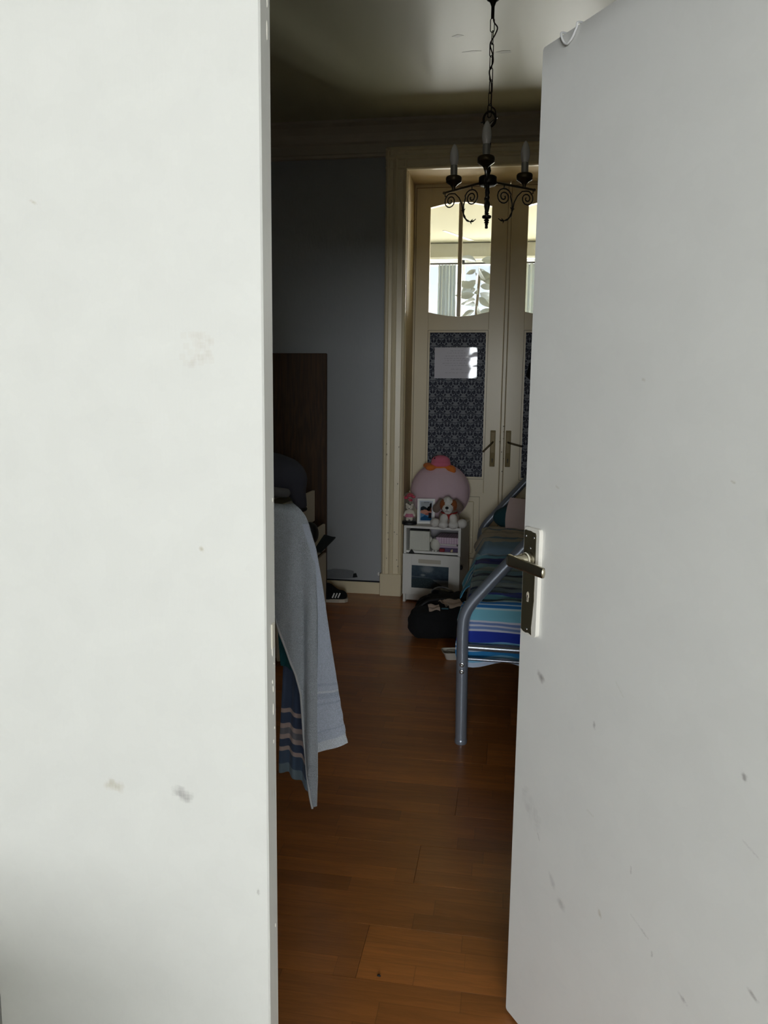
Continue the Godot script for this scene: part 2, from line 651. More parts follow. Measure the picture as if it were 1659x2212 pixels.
func room_shell() -> void:
	# floor of laminate boards that run from wall to wall
	var fl := structure("floor", "orange-brown laminate bedroom floor of three-strip boards running crosswise", "floor")
	var under := G.new()
	under.box(V(-0.2, -0.05, -3.2), V(3.3, 0.06, 4.9))
	obj("subfloor", under, mat(rgb(60, 44, 30), 0.9), fl)
	var woods := []
	for k in 4:
		var m := mat(Color.WHITE, 0.3)
		m.albedo_texture = wood(k + 1, [1.0, 0.94, 1.05, 0.98][k])
		woods.append(m)
	var r := RandomNumberGenerator.new(); r.seed = 12
	var z := -0.86
	var row := 0
	while z > -5.6:
		var w := 0.193
		var x := -1.8 - fposmod(row * 0.4637, 1.0) * 1.28
		while x < 1.4:
			var a := maxf(x, -1.8)
			var b := minf(x + 1.29, 1.4)
			if z < -5.24:
				a = maxf(a, -0.72); b = minf(b, 0.64)
			if b - a > 0.02:
				var g := G.new()
				g.box(V((a + b) * 0.5, -0.008 + r.randf_range(-0.0003, 0.0003), z - w * 0.5), V(b - a - 0.0007, 0.016, w - 0.0007), 0.0006)
				for q in g.uv.size():
					var p := g.v[q]
					g.uv[q] = Vector2((p.x - x) / 1.29, (z - p.z) / w)
				obj("plank", g, woods[r.randi() % 4], fl)
			x += 1.29
		z -= w
		row += 1

	var ce := structure("ceiling", "glossy greyish bedroom ceiling catching the light of the glazed doors", "ceiling")
	obj("slab", G.new().box(V(-0.2, CEIL + 0.06, -3.25), V(3.4, 0.12, 4.9)), MATS.ceiling, ce)
	obj("paint_flake", flat_patch([Vector2(0, 0), Vector2(.03, .012), Vector2(.075, .008), Vector2(.08, -.014), Vector2(.03, -.02)], 0.0007, V(-0.128, CEIL - 0.0002, -4.3)), mat(rgb(176, 174, 150), 0.42), ce)
	obj("paint_flake", flat_patch([Vector2(0, 0), Vector2(.05, .012), Vector2(.1, .004), Vector2(.06, -.006)], 0.0007, V(-0.30, CEIL - 0.0002, -4.28)), mat(rgb(176, 174, 150), 0.42), ce)
	obj("paint_flake", flat_patch([Vector2(0, 0), Vector2(.03, .02), Vector2(.06, .006), Vector2(.03, -.012)], 0.0007, V(-0.34, CEIL - 0.0002, -4.1)), mat(rgb(176, 174, 150), 0.42), ce)

	var wb := structure("wall_back", "dark blue-grey far bedroom wall left of the glazed doors", "wall")
	obj("plaster", G.new().box(V(-1.258, 1.575, -5.47), V(1.09, CEIL, 0.4)), MATS.blue_wall, wb)
	obj("plaster", G.new().box(V(1.058, 1.575, -5.47), V(0.85, CEIL, 0.4)), MATS.blue_wall, wb)
	obj("plaster", G.new().box(V(-0.04, 3.012, -5.47), V(1.35, 0.276, 0.4)), MATS.blue_wall, wb)
	# scraped plaster low on the wall and the dark gap above the baseboard
	obj("scrape", flat_wall([Vector2(-1.25, .10), Vector2(-1.25, .155), Vector2(-1.19, .17), Vector2(-1.1, .168), Vector2(-1.05, .16), Vector2(-1.035, .11), Vector2(-1.12, .1)], -5.269), bump(mat(rgb(124, 128, 131), 0.9), MATS.coarse, 0.5, 5.0), wb)
	obj("scrape", flat_wall([Vector2(-1.055, .112), Vector2(-1.05, .14), Vector2(-1.03, .145), Vector2(-1.02, .115)], -5.268), mat(rgb(22, 24, 28), 0.9), wb)
	obj("wall_plug", G.new().ball(V(-0.868, 0.146, -5.27), V(0.008, 0.014, 0.006), Basis.IDENTITY, 12, 8), MATS.furniture, wb)
	var wl := structure("wall_left", "blue-grey left bedroom wall behind the dresser", "wall")
	obj("plaster", G.new().box(V(-1.85, 1.575, -3.2), V(0.12, CEIL, 4.8)), MATS.blue_wall, wl)
	var wr := structure("wall_right", "blue-grey right bedroom wall behind the bed", "wall")
	obj("plaster", G.new().box(V(1.44, 1.575, -3.2), V(0.12, CEIL, 4.8)), MATS.blue_wall, wr)
	var wf := structure("wall_front", "wall with the double doorway between landing and bedroom", "wall")
	obj("plaster", G.new().box(V(-1.34, 1.6, -0.945), V(1.12, 3.2, 0.09)), MATS.landing_wall, wf)
	obj("plaster", G.new().box(V(2.24, 1.6, -0.945), V(3.36, 3.2, 0.09)), MATS.landing_wall, wf)
	obj("plaster", G.new().box(V(-0.11, 2.65, -0.945), V(1.34, 1.1, 0.09)), MATS.landing_wall, wf)

	# baseboard, picture rail and cornice
	var bb := structure("baseboard_back", "cream baseboard under the blue-grey wall", "baseboard")
	obj("board", G.new().box(V(-1.32, 0.043, -5.262), V(0.94, 0.086, 0.018), 0.004), MATS.cream, bb)
	obj("gap_strip", G.new().box(V(-1.32, 0.09, -5.265), V(0.94, 0.009, 0.01), 0.002), mat(rgb(20, 22, 32), 0.9), bb)
	var t1 := structure("trim_1", "off-white cornice band along the top of the far wall", "cornice")
	var prof := poly([0, 2.945, 0.022, 2.948, 0.026, 2.965, 0.014, 2.975, 0.012, 3.03, 0.03, 3.04, 0.036, 3.06, 0.05, 3.085, 0.085, 3.12, 0.12, 3.132, 0.124, 3.149, 0, 3.149])
	var side := Transform3D(Basis(Vector3.UP, PI * -0.5) , Vector3.ZERO)      # outline's x towards the room, length along x
	var g1 := G.new()
	var xf := Transform3D(Basis(V(0, 0, 1), V(0, 1, 0), V(1, 0, 0)), V(0, 0, -5.27))
	g1.extrude(prof, -1.79, 1.38, xf)
	obj("moulding", g1, bump(mat(rgb(190, 182, 166), 0.6), MATS.fine, 0.04, 2.0), t1)

	# moulded casing round the deep opening of the glazed doors
	var t2 := structure("trim_2", "cream moulded door casing with dents in its lower edge", "casing")
	var cas := [0, 0, 0, .03, .012, .045, .024, .045, .03, .036, .05, .034, .056, .042, .07, .046, .078, .042, .084, .034, .118, .03, .124, .038, .136, .04, .142, .03, .142, 0]
	var ga := G.new()
	ga.extrude(poly(cas), 0.16, 2.99, Transform3D(Basis(V(1, 0, 0), V(0, 0, 1), V(0, 1, 0)), V(-0.845, 0, -5.27)))
	obj("casing_side", ga, MATS.cream, t2)
	var gb := G.new()
	gb.extrude(poly(cas), 0.16, 2.99, Transform3D(Basis(V(-1, 0, 0), V(0, 0, 1), V(0, 1, 0)), V(0.765, 0, -5.27)))
	obj("casing_side", gb, MATS.cream, t2)
	for s in [-0.777, 0.697]:
		obj("plinth_block", G.new().box(V(s, 0.08, -5.247), V(0.152, 0.16, 0.05), 0.004), MATS.cream, t2)
	var gc := G.new()
	gc.extrude(poly(cas), -0.845, 0.765, Transform3D(Basis(V(0, -1, 0), V(0, 0, 1), V(1, 0, 0)), V(0, 3.0, -5.27)))
	obj("casing_head", gc, MATS.cream, t2)
	var rr := RandomNumberGenerator.new(); rr.seed = 4
	for k in 16:
		var p := V(-0.845 + rr.randf_range(0.02, 0.13), pow(rr.randf(), 1.6) * 1.25 + 0.05, -5.228)
		obj("paint_chip", G.new().ball(p, V(0.002, rr.randf_range(0.003, 0.007), 0.004), Basis.IDENTITY, 8, 6), MATS.chip, t2)
	# lining of the recess
	var t3 := structure("trim_3", "cream painted lining of the deep door recess", "door lining")
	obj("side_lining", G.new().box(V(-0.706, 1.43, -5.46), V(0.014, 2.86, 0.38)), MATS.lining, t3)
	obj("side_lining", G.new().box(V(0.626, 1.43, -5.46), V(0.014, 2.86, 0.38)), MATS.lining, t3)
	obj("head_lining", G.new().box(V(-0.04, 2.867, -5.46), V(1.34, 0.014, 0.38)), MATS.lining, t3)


func flat_patch(pts: Array, h: float, at: Vector3) -> G:     # a thin flake hanging under the ceiling
	var g := G.new()
	g.extrude(PackedVector2Array(pts), -h, 0.0, Transform3D(Basis(V(1, 0, 0), V(0, 0, 1), V(0, 1, 0)), at))
	return g


func flat_wall(pts: Array, z: float) -> G:
	var g := G.new()
	g.extrude(PackedVector2Array(pts), z - 0.002, z + 0.001)
	return g


# the unseen landing behind the camera, length and width chosen for its light
func landing() -> void:
	var a := structure("wall_landing_left", "plain off-white left wall of the landing", "wall")
	obj("plaster", G.new().box(V(-1.34, 1.6, 5.15), V(0.12, 3.2, 12.3)), MATS.landing_wall, a)
	var b := structure("wall_landing_right", "plain off-white right wall of the landing", "wall")
	obj("plaster", G.new().box(V(3.86, 1.6, 5.15), V(0.12, 3.2, 12.3)), MATS.landing_wall, b)
	var c := structure("wall_landing_end", "unseen end wall of the landing around the window that lights the doors", "wall")
	var z := 11.1
	obj("plaster", G.new().box(V(-1.17, 1.6, z), V(0.34, 3.2, 0.12)), MATS.landing_wall, c)
	obj("plaster", G.new().box(V(3.62, 1.6, z), V(0.44, 3.2, 0.12)), MATS.landing_wall, c)
	obj("plaster", G.new().box(V(1.2, 0.45, z), V(4.4, 0.9, 0.12)), MATS.landing_wall, c)
	var w := structure("window_1", "unseen landing window behind the camera, placed to light the doors and bedroom", "window")  # out of view, set here to light the doors and bedroom
	obj("plaster", G.new().box(V(1.2, 3.15, z), V(4.4, 0.1, 0.12)), MATS.landing_wall, c)
	for x in [-0.97, 0.47, 1.93, 3.37]:
		obj("frame", G.new().box(V(x, 2.0, z), V(0.06, 2.2, 0.07), 0.006), MATS.white, w)
	for y in [0.93, 3.07]:
		obj("frame", G.new().box(V(1.2, y, z), V(4.28, 0.06, 0.07), 0.006), MATS.white, w)
	for x in [-0.25, 1.2, 2.65]:
		obj("pane", G.new().box(V(x, 2.0, z), V(1.38, 2.08, 0.005)), MATS.glass, w)
	var pp := structure("unseen_shade_wall", "unseen low wall behind the camera, placed to shade the left door leaf", "unseen_wall")  # unseen low wall, placed to darken the lower left door leaf
	obj("plaster", G.new().box(V(-0.80, 0.37, 0.32), V(0.96, 0.74, 0.1), 0.006), MATS.landing_wall, pp)
	obj("cap", G.new().box(V(-0.80, 0.755, 0.32), V(0.98, 0.03, 0.14), 0.008), MATS.white, pp)
	var f := structure("floor_landing", "brown landing floor", "floor")
	obj("slab", G.new().box(V(1.26, -0.06, 5.15), V(5.3, 0.12, 12.02)), MATS.landing_floor, f)
	var d := structure("ceiling_landing", "white landing ceiling", "ceiling")
	obj("slab", G.new().box(V(1.26, 3.26, 5.13), V(5.3, 0.12, 12.06)), MATS.landing_wall, d)


# the bright room behind the glazed doors
func back_room() -> void:
	var z0 := -5.67
	var z1 := -8.7
	var c := structure("ceiling_back_room", "pale yellow ceiling of the sunny room behind the glazed doors", "ceiling")
	obj("slab", G.new().box(V(-0.1, 3.13, -7.2), V(4.4, 0.12, 3.2)), MATS.yellow_paint, c)
	obj("paint_flake", flat_patch([Vector2(0, 0), Vector2(.05, .03), Vector2(.1, .01), Vector2(.06, -.03)], 0.002, V(-0.66, 3.068, -6.9)), MATS.furniture, c)
	obj("crack_filler", flat_patch([Vector2(0, 0), Vector2(.03, .01), Vector2(.3, -.5), Vector2(.24, -.5)], 0.002, V(-0.72, 3.068, -8.1)), MATS.furniture, c)
	var f := structure("floor_back_room", "pale wooden floor of the room behind the glazed doors", "floor")
	obj("slab", G.new().box(V(-0.1, -0.06, -7.2), V(4.4, 0.12, 3.2)), mat(rgb(198, 184, 158), 0.6), f)
	for s in [-1.0, 1.0]:
		var w := structure("wall_back_room_" + ("left" if s < 0 else "right"), "cream side wall of the room behind the glazed doors", "wall")
		obj("plaster", G.new().box(V(-0.1 + 2.2 * s, 1.53, -7.2), V(0.12, 3.06, 3.2)), MATS.yellow_paint, w)
	var n := structure("wall_back_room_near", "near wall of the sunny room around the glazed doors", "wall")
	obj("plaster", G.new().box(V(-1.5, 1.53, -5.74), V(1.6, 3.06, 0.1)), MATS.yellow_paint, n)
	obj("plaster", G.new().box(V(1.36, 1.53, -5.74), V(1.48, 3.06, 0.1)), MATS.yellow_paint, n)
	obj("plaster", G.new().box(V(-0.04, 2.97, -5.74), V(1.34, 0.2, 0.1)), MATS.yellow_paint, n)
	var e := structure("wall_back_room_far", "far wall of the sunny room with its wide window", "wall")
	var stucco := bump(mat(rgb(182, 181, 172), 0.8), MATS.coarse, 0.1, 1.0)
	obj("plaster", G.new().box(V(-2.0, 1.53, z1 - 0.06), V(0.6, 3.06, 0.12)), stucco, e)
	obj("plaster", G.new().box(V(1.8, 1.53, z1 - 0.06), V(0.6, 3.06, 0.12)), stucco, e)
	obj("plaster", G.new().box(V(-0.1, 0.14, z1 - 0.06), V(3.2, 0.28, 0.12)), stucco, e)
	obj("plaster", G.new().box(V(-0.1, 2.99, z1 - 0.06), V(3.2, 0.14, 0.12)), stucco, e)
	obj("picture_rail", G.new().box(V(-0.1, 2.9, z1 + 0.012), V(4.2, 0.03, 0.03), 0.006), MATS.furniture, e)
	var w2 := structure("window_2", "wide bright window behind the sheer curtains", "window")
	for x in [-1.67, -1.1, -0.55, 0.35, 0.9, 1.47]:
		obj("frame", G.new().box(V(x, 1.6, z1 - 0.06), V(0.06, 2.6, 0.07), 0.006), MATS.white, w2)
	for y in [0.31, 2.87]:
		obj("frame", G.new().box(V(-0.1, y, z1 - 0.06), V(3.2, 0.06, 0.07), 0.006), MATS.white, w2)
	for x in [-1.385, -0.825, -0.1, 0.625, 1.185]:
		obj("pane", G.new().box(V(x, 1.6, z1 - 0.06), V(0.5 if absf(x + 0.1) > 0.1 else 0.84, 2.5, 0.005)), MATS.glass, w2)
	# curtain rod, sheer curtains and a big-leaved plant before the window
	var rod := thing("curtain_rod", "thin dark curtain rod in front of the bright window of the back room", "curtain rod", V(0, 2.83, z1 + 0.1))
	obj("pole", G.new().tube([V(-1.6, 0, 0), V(1.5, 0, 0)], 0.009, 10), MATS.iron, rod)
	for x in [-1.6, 1.5]:
		obj("finial", G.new().ball(V(x, 0, 0), V(0.02, 0.02, 0.02)), MATS.iron, rod)
	var sheer := mat(rgb(204, 216, 228), 0.9)
	sheer.backlight_enabled = true
	sheer.backlight = Color(0.085, 0.09, 0.095)
	for q in [[-1.12, 0.30, "white sheer curtain hanging at the far left of the back room window"], [-0.70, 0.2, "narrow white sheer curtain seen through the left glazed pane"], [0.12, 0.26, "white sheer curtain seen through the glazing of the right-hand door"]]:
		var g := G.new()
		var w: float = q[1]
		g.sheet(48, 10, func(u: float, v: float) -> Vector3: return V((u - 0.5) * w * (1.0 + 0.1 * v), 2.82 - v * 1.9, sin(u * 34.0 + v) * 0.022 + 0.01 * sin(u * 80.0)), 0.0)
		single("sheer_curtain", g, sheer, q[2], "curtain", V(q[0], 0, z1 + 0.1), 0.0, "sheer curtains before the back window")
	var pl := thing("leafy_plant", "tall big-leaved plant against the bright window seen through the glazed door", "plant", V(-0.36, 0.0, -8.35))
	obj("pot", G.new().lathe([Vector2(0, 0), Vector2(.14, 0), Vector2(.18, .3), Vector2(.19, .32), Vector2(.17, .32), Vector2(.16, .28), Vector2(0, .28)]), mat(rgb(150, 92, 66), 0.8), pl)
	var leafm := bump(mat(rgb(158, 166, 170), 0.5), MATS.fine, 0.05, 6.0)
	leafm.backlight_enabled = true
	leafm.backlight = Color(0.05, 0.052, 0.054)
	obj("stem", G.new().tube(curve([V(0, .28, 0), V(.03, 1.1, .02), V(-.02, 1.9, 0), V(.02, 2.72, 0)]), 0.014, 8), mat(rgb(96, 84, 64), 0.8), pl)
	var rr := RandomNumberGenerator.new(); rr.seed = 21
	for k in 70:
		var y := 2.82 - k * 0.02
		var an := k * 2.4 + rr.randf_range(-0.3, 0.3)
		var le := rr.randf_range(0.12, 0.25)
		var b := Basis(Vector3.UP, an) * Basis(Vector3.BACK, rr.randf_range(-0.9, 0.6)) * Basis(Vector3.RIGHT, rr.randf_range(0.7, 2.2))
		var g := G.new()
		g.sheet(6, 8, func(u: float, v: float) -> Vector3:
			var wd: float = 0.2 * le * sin(pow(v, 0.8) * PI)
			return V(0.03 + v * le, -v * v * 0.05 + absf(u - 0.5) * wd * 0.5, (u - 0.5) * 2.0 * wd), 0.0015)
		var o := obj("leaf", g, leafm, pl)
		o.transform = Transform3D(b, V(0, y, 0))


func door_paint(w: float, h: float, marks: Array, seed_: int, base := Color8(215, 214, 208)) -> StandardMaterial3D:
	# white door paint with its own scuffs: [x, y, length, width, angle, tone]
	var im := Image.create(384, int(384 * h / w), false, Image.FORMAT_RGB8)
	im.fill(base)
	var sc := 384.0 / w
	var r := RandomNumberGenerator.new(); r.seed = seed_
	var f := FastNoiseLite.new(); f.seed = seed_; f.frequency = 0.012; f.fractal_octaves = 4
	for y in im.get_height():
		for x in im.get_width():
			im.set_pixel(x, y, base * (1.0 + 0.012 * f.get_noise_2d(x, y)))
	for k in marks.size():
		var m: Array = marks[k]
		var d := Vector2.from_angle(m[4])
		for j in 40:
			var t := j / 39.0 - 0.5
			var p: Vector2 = Vector2(m[0], h - m[1]) + d * m[2] * t + Vector2(r.randf_range(-1, 1), r.randf_range(-1, 1)) * m[3] * 0.4
			var q: Vector2 = p * sc
			for dy in range(-3, 4):
				for dx in range(-3, 4):
					var s: Vector2 = q + Vector2(dx, dy)
					if Vector2(dx, dy).length() <= maxf(0.6, m[3] * sc * 0.5 * (1.0 - absf(t))) and Rect2(0, 0, im.get_width(), im.get_height()).has_point(s):
						im.set_pixel(int(s.x), int(s.y), im.get_pixel(int(s.x), int(s.y)).lerp(m[5], 0.05))
	var mt := mat(Color.WHITE, 0.5)
	mt.albedo_texture = ImageTexture.create_from_image(im)
	mt.heightmap_enabled = true
	mt.heightmap_texture = MATS.fine
	mt.heightmap_scale = 0.012
	return mt


func front_doors() -> void:
	var grey := Color8(120, 116, 112)
	var tan := Color8(176, 168, 146)
	# frame on the landing side
	var fr := structure("trim_4", "white door frame at the hinge side of the closed left leaf", "door frame")
	obj("jamb", G.new().box(V(-0.757, 1.03, -0.935), V(0.08, 2.06, 0.13), 0.006), MATS.white, fr)
	obj("jamb", G.new().box(V(0.535, 1.03, -0.945), V(0.08, 2.06, 0.13), 0.006), MATS.white, fr)
	obj("head", G.new().box(V(-0.11, 2.085, -0.94), V(1.37, 0.08, 0.13), 0.006), MATS.white, fr)

	# closed narrow left leaf
	var d1 := structure("door_1", "narrow white door leaf standing closed on the left", "door")
	d1.position = V(-0.712, 0, -0.92)
	var w := 0.415
	var g := G.new()
	g.box(V(w * 0.5, 1.019, -0.02), V(w, 2.022, 0.04), 0.0022)
	obj("leaf", g, door_paint(w, 2.022, [[.195, .835, .02, .014, 0.3, tan], [.295, .832, .022, .016, 0.6, grey], [.33, 1.17, .006, .004, 1.0, tan], [.25, 1.33, .09, .001, 0.05, tan], [.33, 1.42, .004, .05, 1.5, tan], [.40, 0.7, .01, .003, 1.5, grey], [.12, 1.6, .012, .003, .4, tan]], 5), d1)
	# worn meeting edge: latch plate painted over, chips and small glints painted pale, and a bolt recess
	obj("strike_plate", G.new().box(V(w + 0.0006, 1.06, -0.026), V(0.0025, 0.034, 0.012), 0.001), mat(rgb(212, 206, 190), 0.5), d1)
	obj("strike_plate", G.new().box(V(w + 0.0004, 1.046, -0.028), V(0.0028, 0.006, 0.006), 0.0008), mat(rgb(70, 54, 40), 0.7), d1)
	var r := RandomNumberGenerator.new(); r.seed = 9
	for q in [[1.038, .016], [1.02, .004], [.997, .008], [.986, .012], [.958, .022], [.93, .006], [.912, .008], [1.80, .03], [1.835, .026], [1.24, .008], [.64, .008]]:
		obj("paint_chip", G.new().ball(V(w + 0.0002, q[0], -0.028 + r.randf_range(-0.004, 0.004)), V(0.0009, q[1] * 0.38, 0.0016), Basis.IDENTITY, 8, 6), mat(rgb(226, 221, 210), 0.4), d1)

	# opened right leaf
	var d2 := structure("door_2", "wide white door leaf opened into the bedroom on the right", "door")
	d2.position = V(0.0415, 0, -1.589)
	d2.rotation.y = -deg_to_rad(55.3)
	w = 0.78
	g = G.new()
	g.extrude(rounded_rect(0, 0.008, w, 2.03, 0.006), -0.04, 0.0)
	obj("leaf", g, door_paint(w, 2.022, [[.238, .773, .014, .005, 1.4, grey], [.297, .863, .03, .002, .8, tan], [.559, .823, .008, .006, 1.2, grey], [.604, .502, .02, .006, .5, grey], [.374, .462, .04, .002, .4, grey], [.39, .455, .02, .004, .4, grey], [.41, .43, .008, .004, 1.4, grey], [.075, .81, .018, .012, .8, grey], [.06, .52, .06, .04, .9, Color8(196, 194, 190)], [.48, .40, .02, .005, .5, grey], [.52, .36, .015, .01, 1.2, tan], [.14, .4, .03, .012, 1.0, Color8(190, 188, 184)], [.17, .37, .02, .014, .6, Color8(186, 184, 180)], [.09, .47, .016, .003, 1.0, grey], [.28, .42, .016, .006, 1.0, tan], [.1, 1.2, .01, .003, .3, tan], [.5, 1.25, .008, .003, .3, tan], [.31, 1.4, .006, .004, .3, tan], [.58, .72, .03, .002, .4, grey], [.24, .6, .02, .003, .2, tan], [.35, .55, .014, .003, 1.5, grey]], 8, Color8(226, 225, 220)), d2)  # paint made lighter than the left leaf, standing in for brighter light
	# lever handle set: a long plate painted over at its rim, its dark metal showing
	var hs := V(0.039, 1.0065, 0)
	g = G.new()
	g.extrude(rounded_rect(0.0135, 0.896, 0.0625, 1.1185, 0.007), 0.0, 0.009)
	var pl := obj("handle_plate", g, bump(mat(rgb(232, 228, 218), 0.4), MATS.fine, 0.05, 9.0), d2, "white-painted rim of the long handle plate")
	g = G.new()
	var rim := PackedVector2Array()
	var rr := RandomNumberGenerator.new(); rr.seed = 3
	for k in 15:
		rim.append(Vector2(0.0145 + rr.randf_range(-0.0003, 0.0006), 0.905 + k * 0.0147))
	for k in 5:
		rim.append(Vector2(0.018 + k * 0.0082, 1.1135 - 0.0008 * k + rr.randf_range(-0.0008, 0.0006)))
	for k in 15:
		var y := 1.105 - k * 0.0147
		rim.append(Vector2(0.0535 - (0.005 * maxf(0.0, (0.96 - y) / 0.06)) + rr.randf_range(-0.0016, 0.0008) * (0.4 if y > 1.0 else 1.3), y))
	for k in 3:
		rim.append(Vector2(0.04 - k * 0.009, 0.9005 + rr.randf_range(-0.0012, 0.002)))
	g.extrude(rim, 0.0088, 0.0102)
	obj("bare_metal", g, MATS.plate_dark, pl, "dark bare metal where the paint is gone")
	for q in [[.0205, 1.1], [.0465, 1.1], [.036, 1.077], [.034, .908]]:
		obj("screw", G.new().ball(V(q[0], q[1], 0.0102), V(0.0032, 0.0032, 0.0018), Basis.IDENTITY, 12, 6), MATS.steel, pl)
	g = G.new()
	g.extrude(poly([.0315, .966, .0365, .966, .0365, .974, .0385, .976, .0375, .984, .0345, .987, .031, .984, .0305, .977, .0318, .974]), 0.009, 0.0112)
	obj("keyhole", g, mat(rgb(216, 206, 186), 0.5), pl, "pale worn keyhole surround")
	g = G.new()
	g.extrude(poly([.0335, .968, .0352, .968, .0352, .975, .036, .978, .0345, .981, .033, .978, .0335, .975]), 0.011, 0.0116)
	obj("keyhole", g, MATS.black, pl)
	# the lever
	g = G.new()
	var out := Transform3D(Basis(V(1, 0, 0), V(0, 0, 1), V(0, -1, 0)), V(0.037, 1.055, 0))
	g.lathe([Vector2(0, .009), Vector2(.0155, .009), Vector2(.0155, .016), Vector2(.0125, .018), Vector2(.0125, .03), Vector2(.0105, .034), Vector2(.0095, .05), Vector2(0, .052)], out, 28)
	var lv := obj("handle", g, MATS.nickel, d2)
	g = G.new()
	var sec := []
	var path := [V(0.026, 1.055, 0.052), V(0.031, 1.0565, 0.0575), V(0.04, 1.056, 0.0595), V(0.06, 1.055, 0.0585), V(0.09, 1.0535, 0.0565), V(0.12, 1.052, 0.0555), V(0.138, 1.051, 0.055)]
	for k in path.size():
		sec.append([path[k], [0.008, 0.0115, 0.012, 0.0112, 0.0108, 0.0106, 0.0100][k], [0.004, 0.0065, 0.0068, 0.006, 0.0055, 0.0055, 0.005][k]])
	g.sheet(20, 24, func(u: float, v: float) -> Vector3:
		var t := v * (sec.size() - 1)
		var k := mini(int(t), sec.size() - 2)
		var p: Vector3 = sec[k][0].lerp(sec[k + 1][0], t - k)
		var hh: float = lerpf(sec[k][1], sec[k + 1][1], t - k)
		var dd: float = lerpf(sec[k][2], sec[k + 1][2], t - k)
		var a := u * TAU
		var cs := cos(a)
		var sn := sin(a)
		return p + V(0, signf(sn) * pow(absf(sn), 0.6) * hh, signf(cs) * pow(absf(cs), 0.6) * dd))
	var last: Array = sec[6]
	g.ball(last[0], V(0.004, 0.0098, 0.005), Basis.IDENTITY, 14, 10)
	g.ball(sec[0][0], V(0.004, 0.0078, 0.004), Basis.IDENTITY, 14, 10)
	obj("lever", g, MATS.nickel, lv)
	g = G.new()
	g.lathe([Vector2(.0135, .0195), Vector2(.0148, .0215), Vector2(.0135, .0235)], out, 28)
	obj("collar", g, mat(rgb(226, 220, 200), 0.4), lv, "pale plastic collar")
	# wire loop hooked over the top of the leaf
	g = G.new()
	g.tube(curve([V(0.058, 2.033, -0.03), V(0.058, 2.034, 0.002), V(0.064, 2.018, 0.004), V(0.076, 2.008, 0.004), V(0.09, 2.013, 0.004), V(0.1, 2.026, 0.003), V(0.103, 2.034, 0.001), V(0.103, 2.034, -0.03)]), 0.0021, 8)
	single("wire_loop", g, mat(rgb(232, 232, 230), 0.4), "thin white wire loop hooked over the top edge of the open door", "hook", d2.position, d2.rotation.y)


func rounded_rect(x0: float, y0: float, x1: float, y1: float, r: float, n := 4) -> PackedVector2Array:
	var p := PackedVector2Array()
	for q in [[x1 - r, y1 - r, 0.0], [x0 + r, y1 - r, PI * 0.5], [x0 + r, y0 + r, PI], [x1 - r, y0 + r, PI * 1.5]]:
		for k in n + 1:
			p.append(Vector2(q[0], q[1]) + Vector2.from_angle(q[2] + PI * 0.5 * k / n) * r)
	return p


func ring_frame(x0: float, y0: float, x1: float, y1: float, w: float, z0: float, z1: float) -> G:   # four mitred strips
	var g := G.new()
	g.extrude(poly([x0, y0, x1, y0, x1 - w, y0 + w, x0 + w, y0 + w]), z0, z1)
	g.extrude(poly([x0, y1, x1, y1, x1 - w, y1 - w, x0 + w, y1 - w]), z0, z1)
	g.extrude(poly([x0, y0, x0 + w, y0 + w, x0 + w, y1 - w, x0, y1]), z0, z1)
	g.extrude(poly([x1, y0, x1 - w, y0 + w, x1 - w, y1 - w, x1, y1]), z0, z1)
	return g


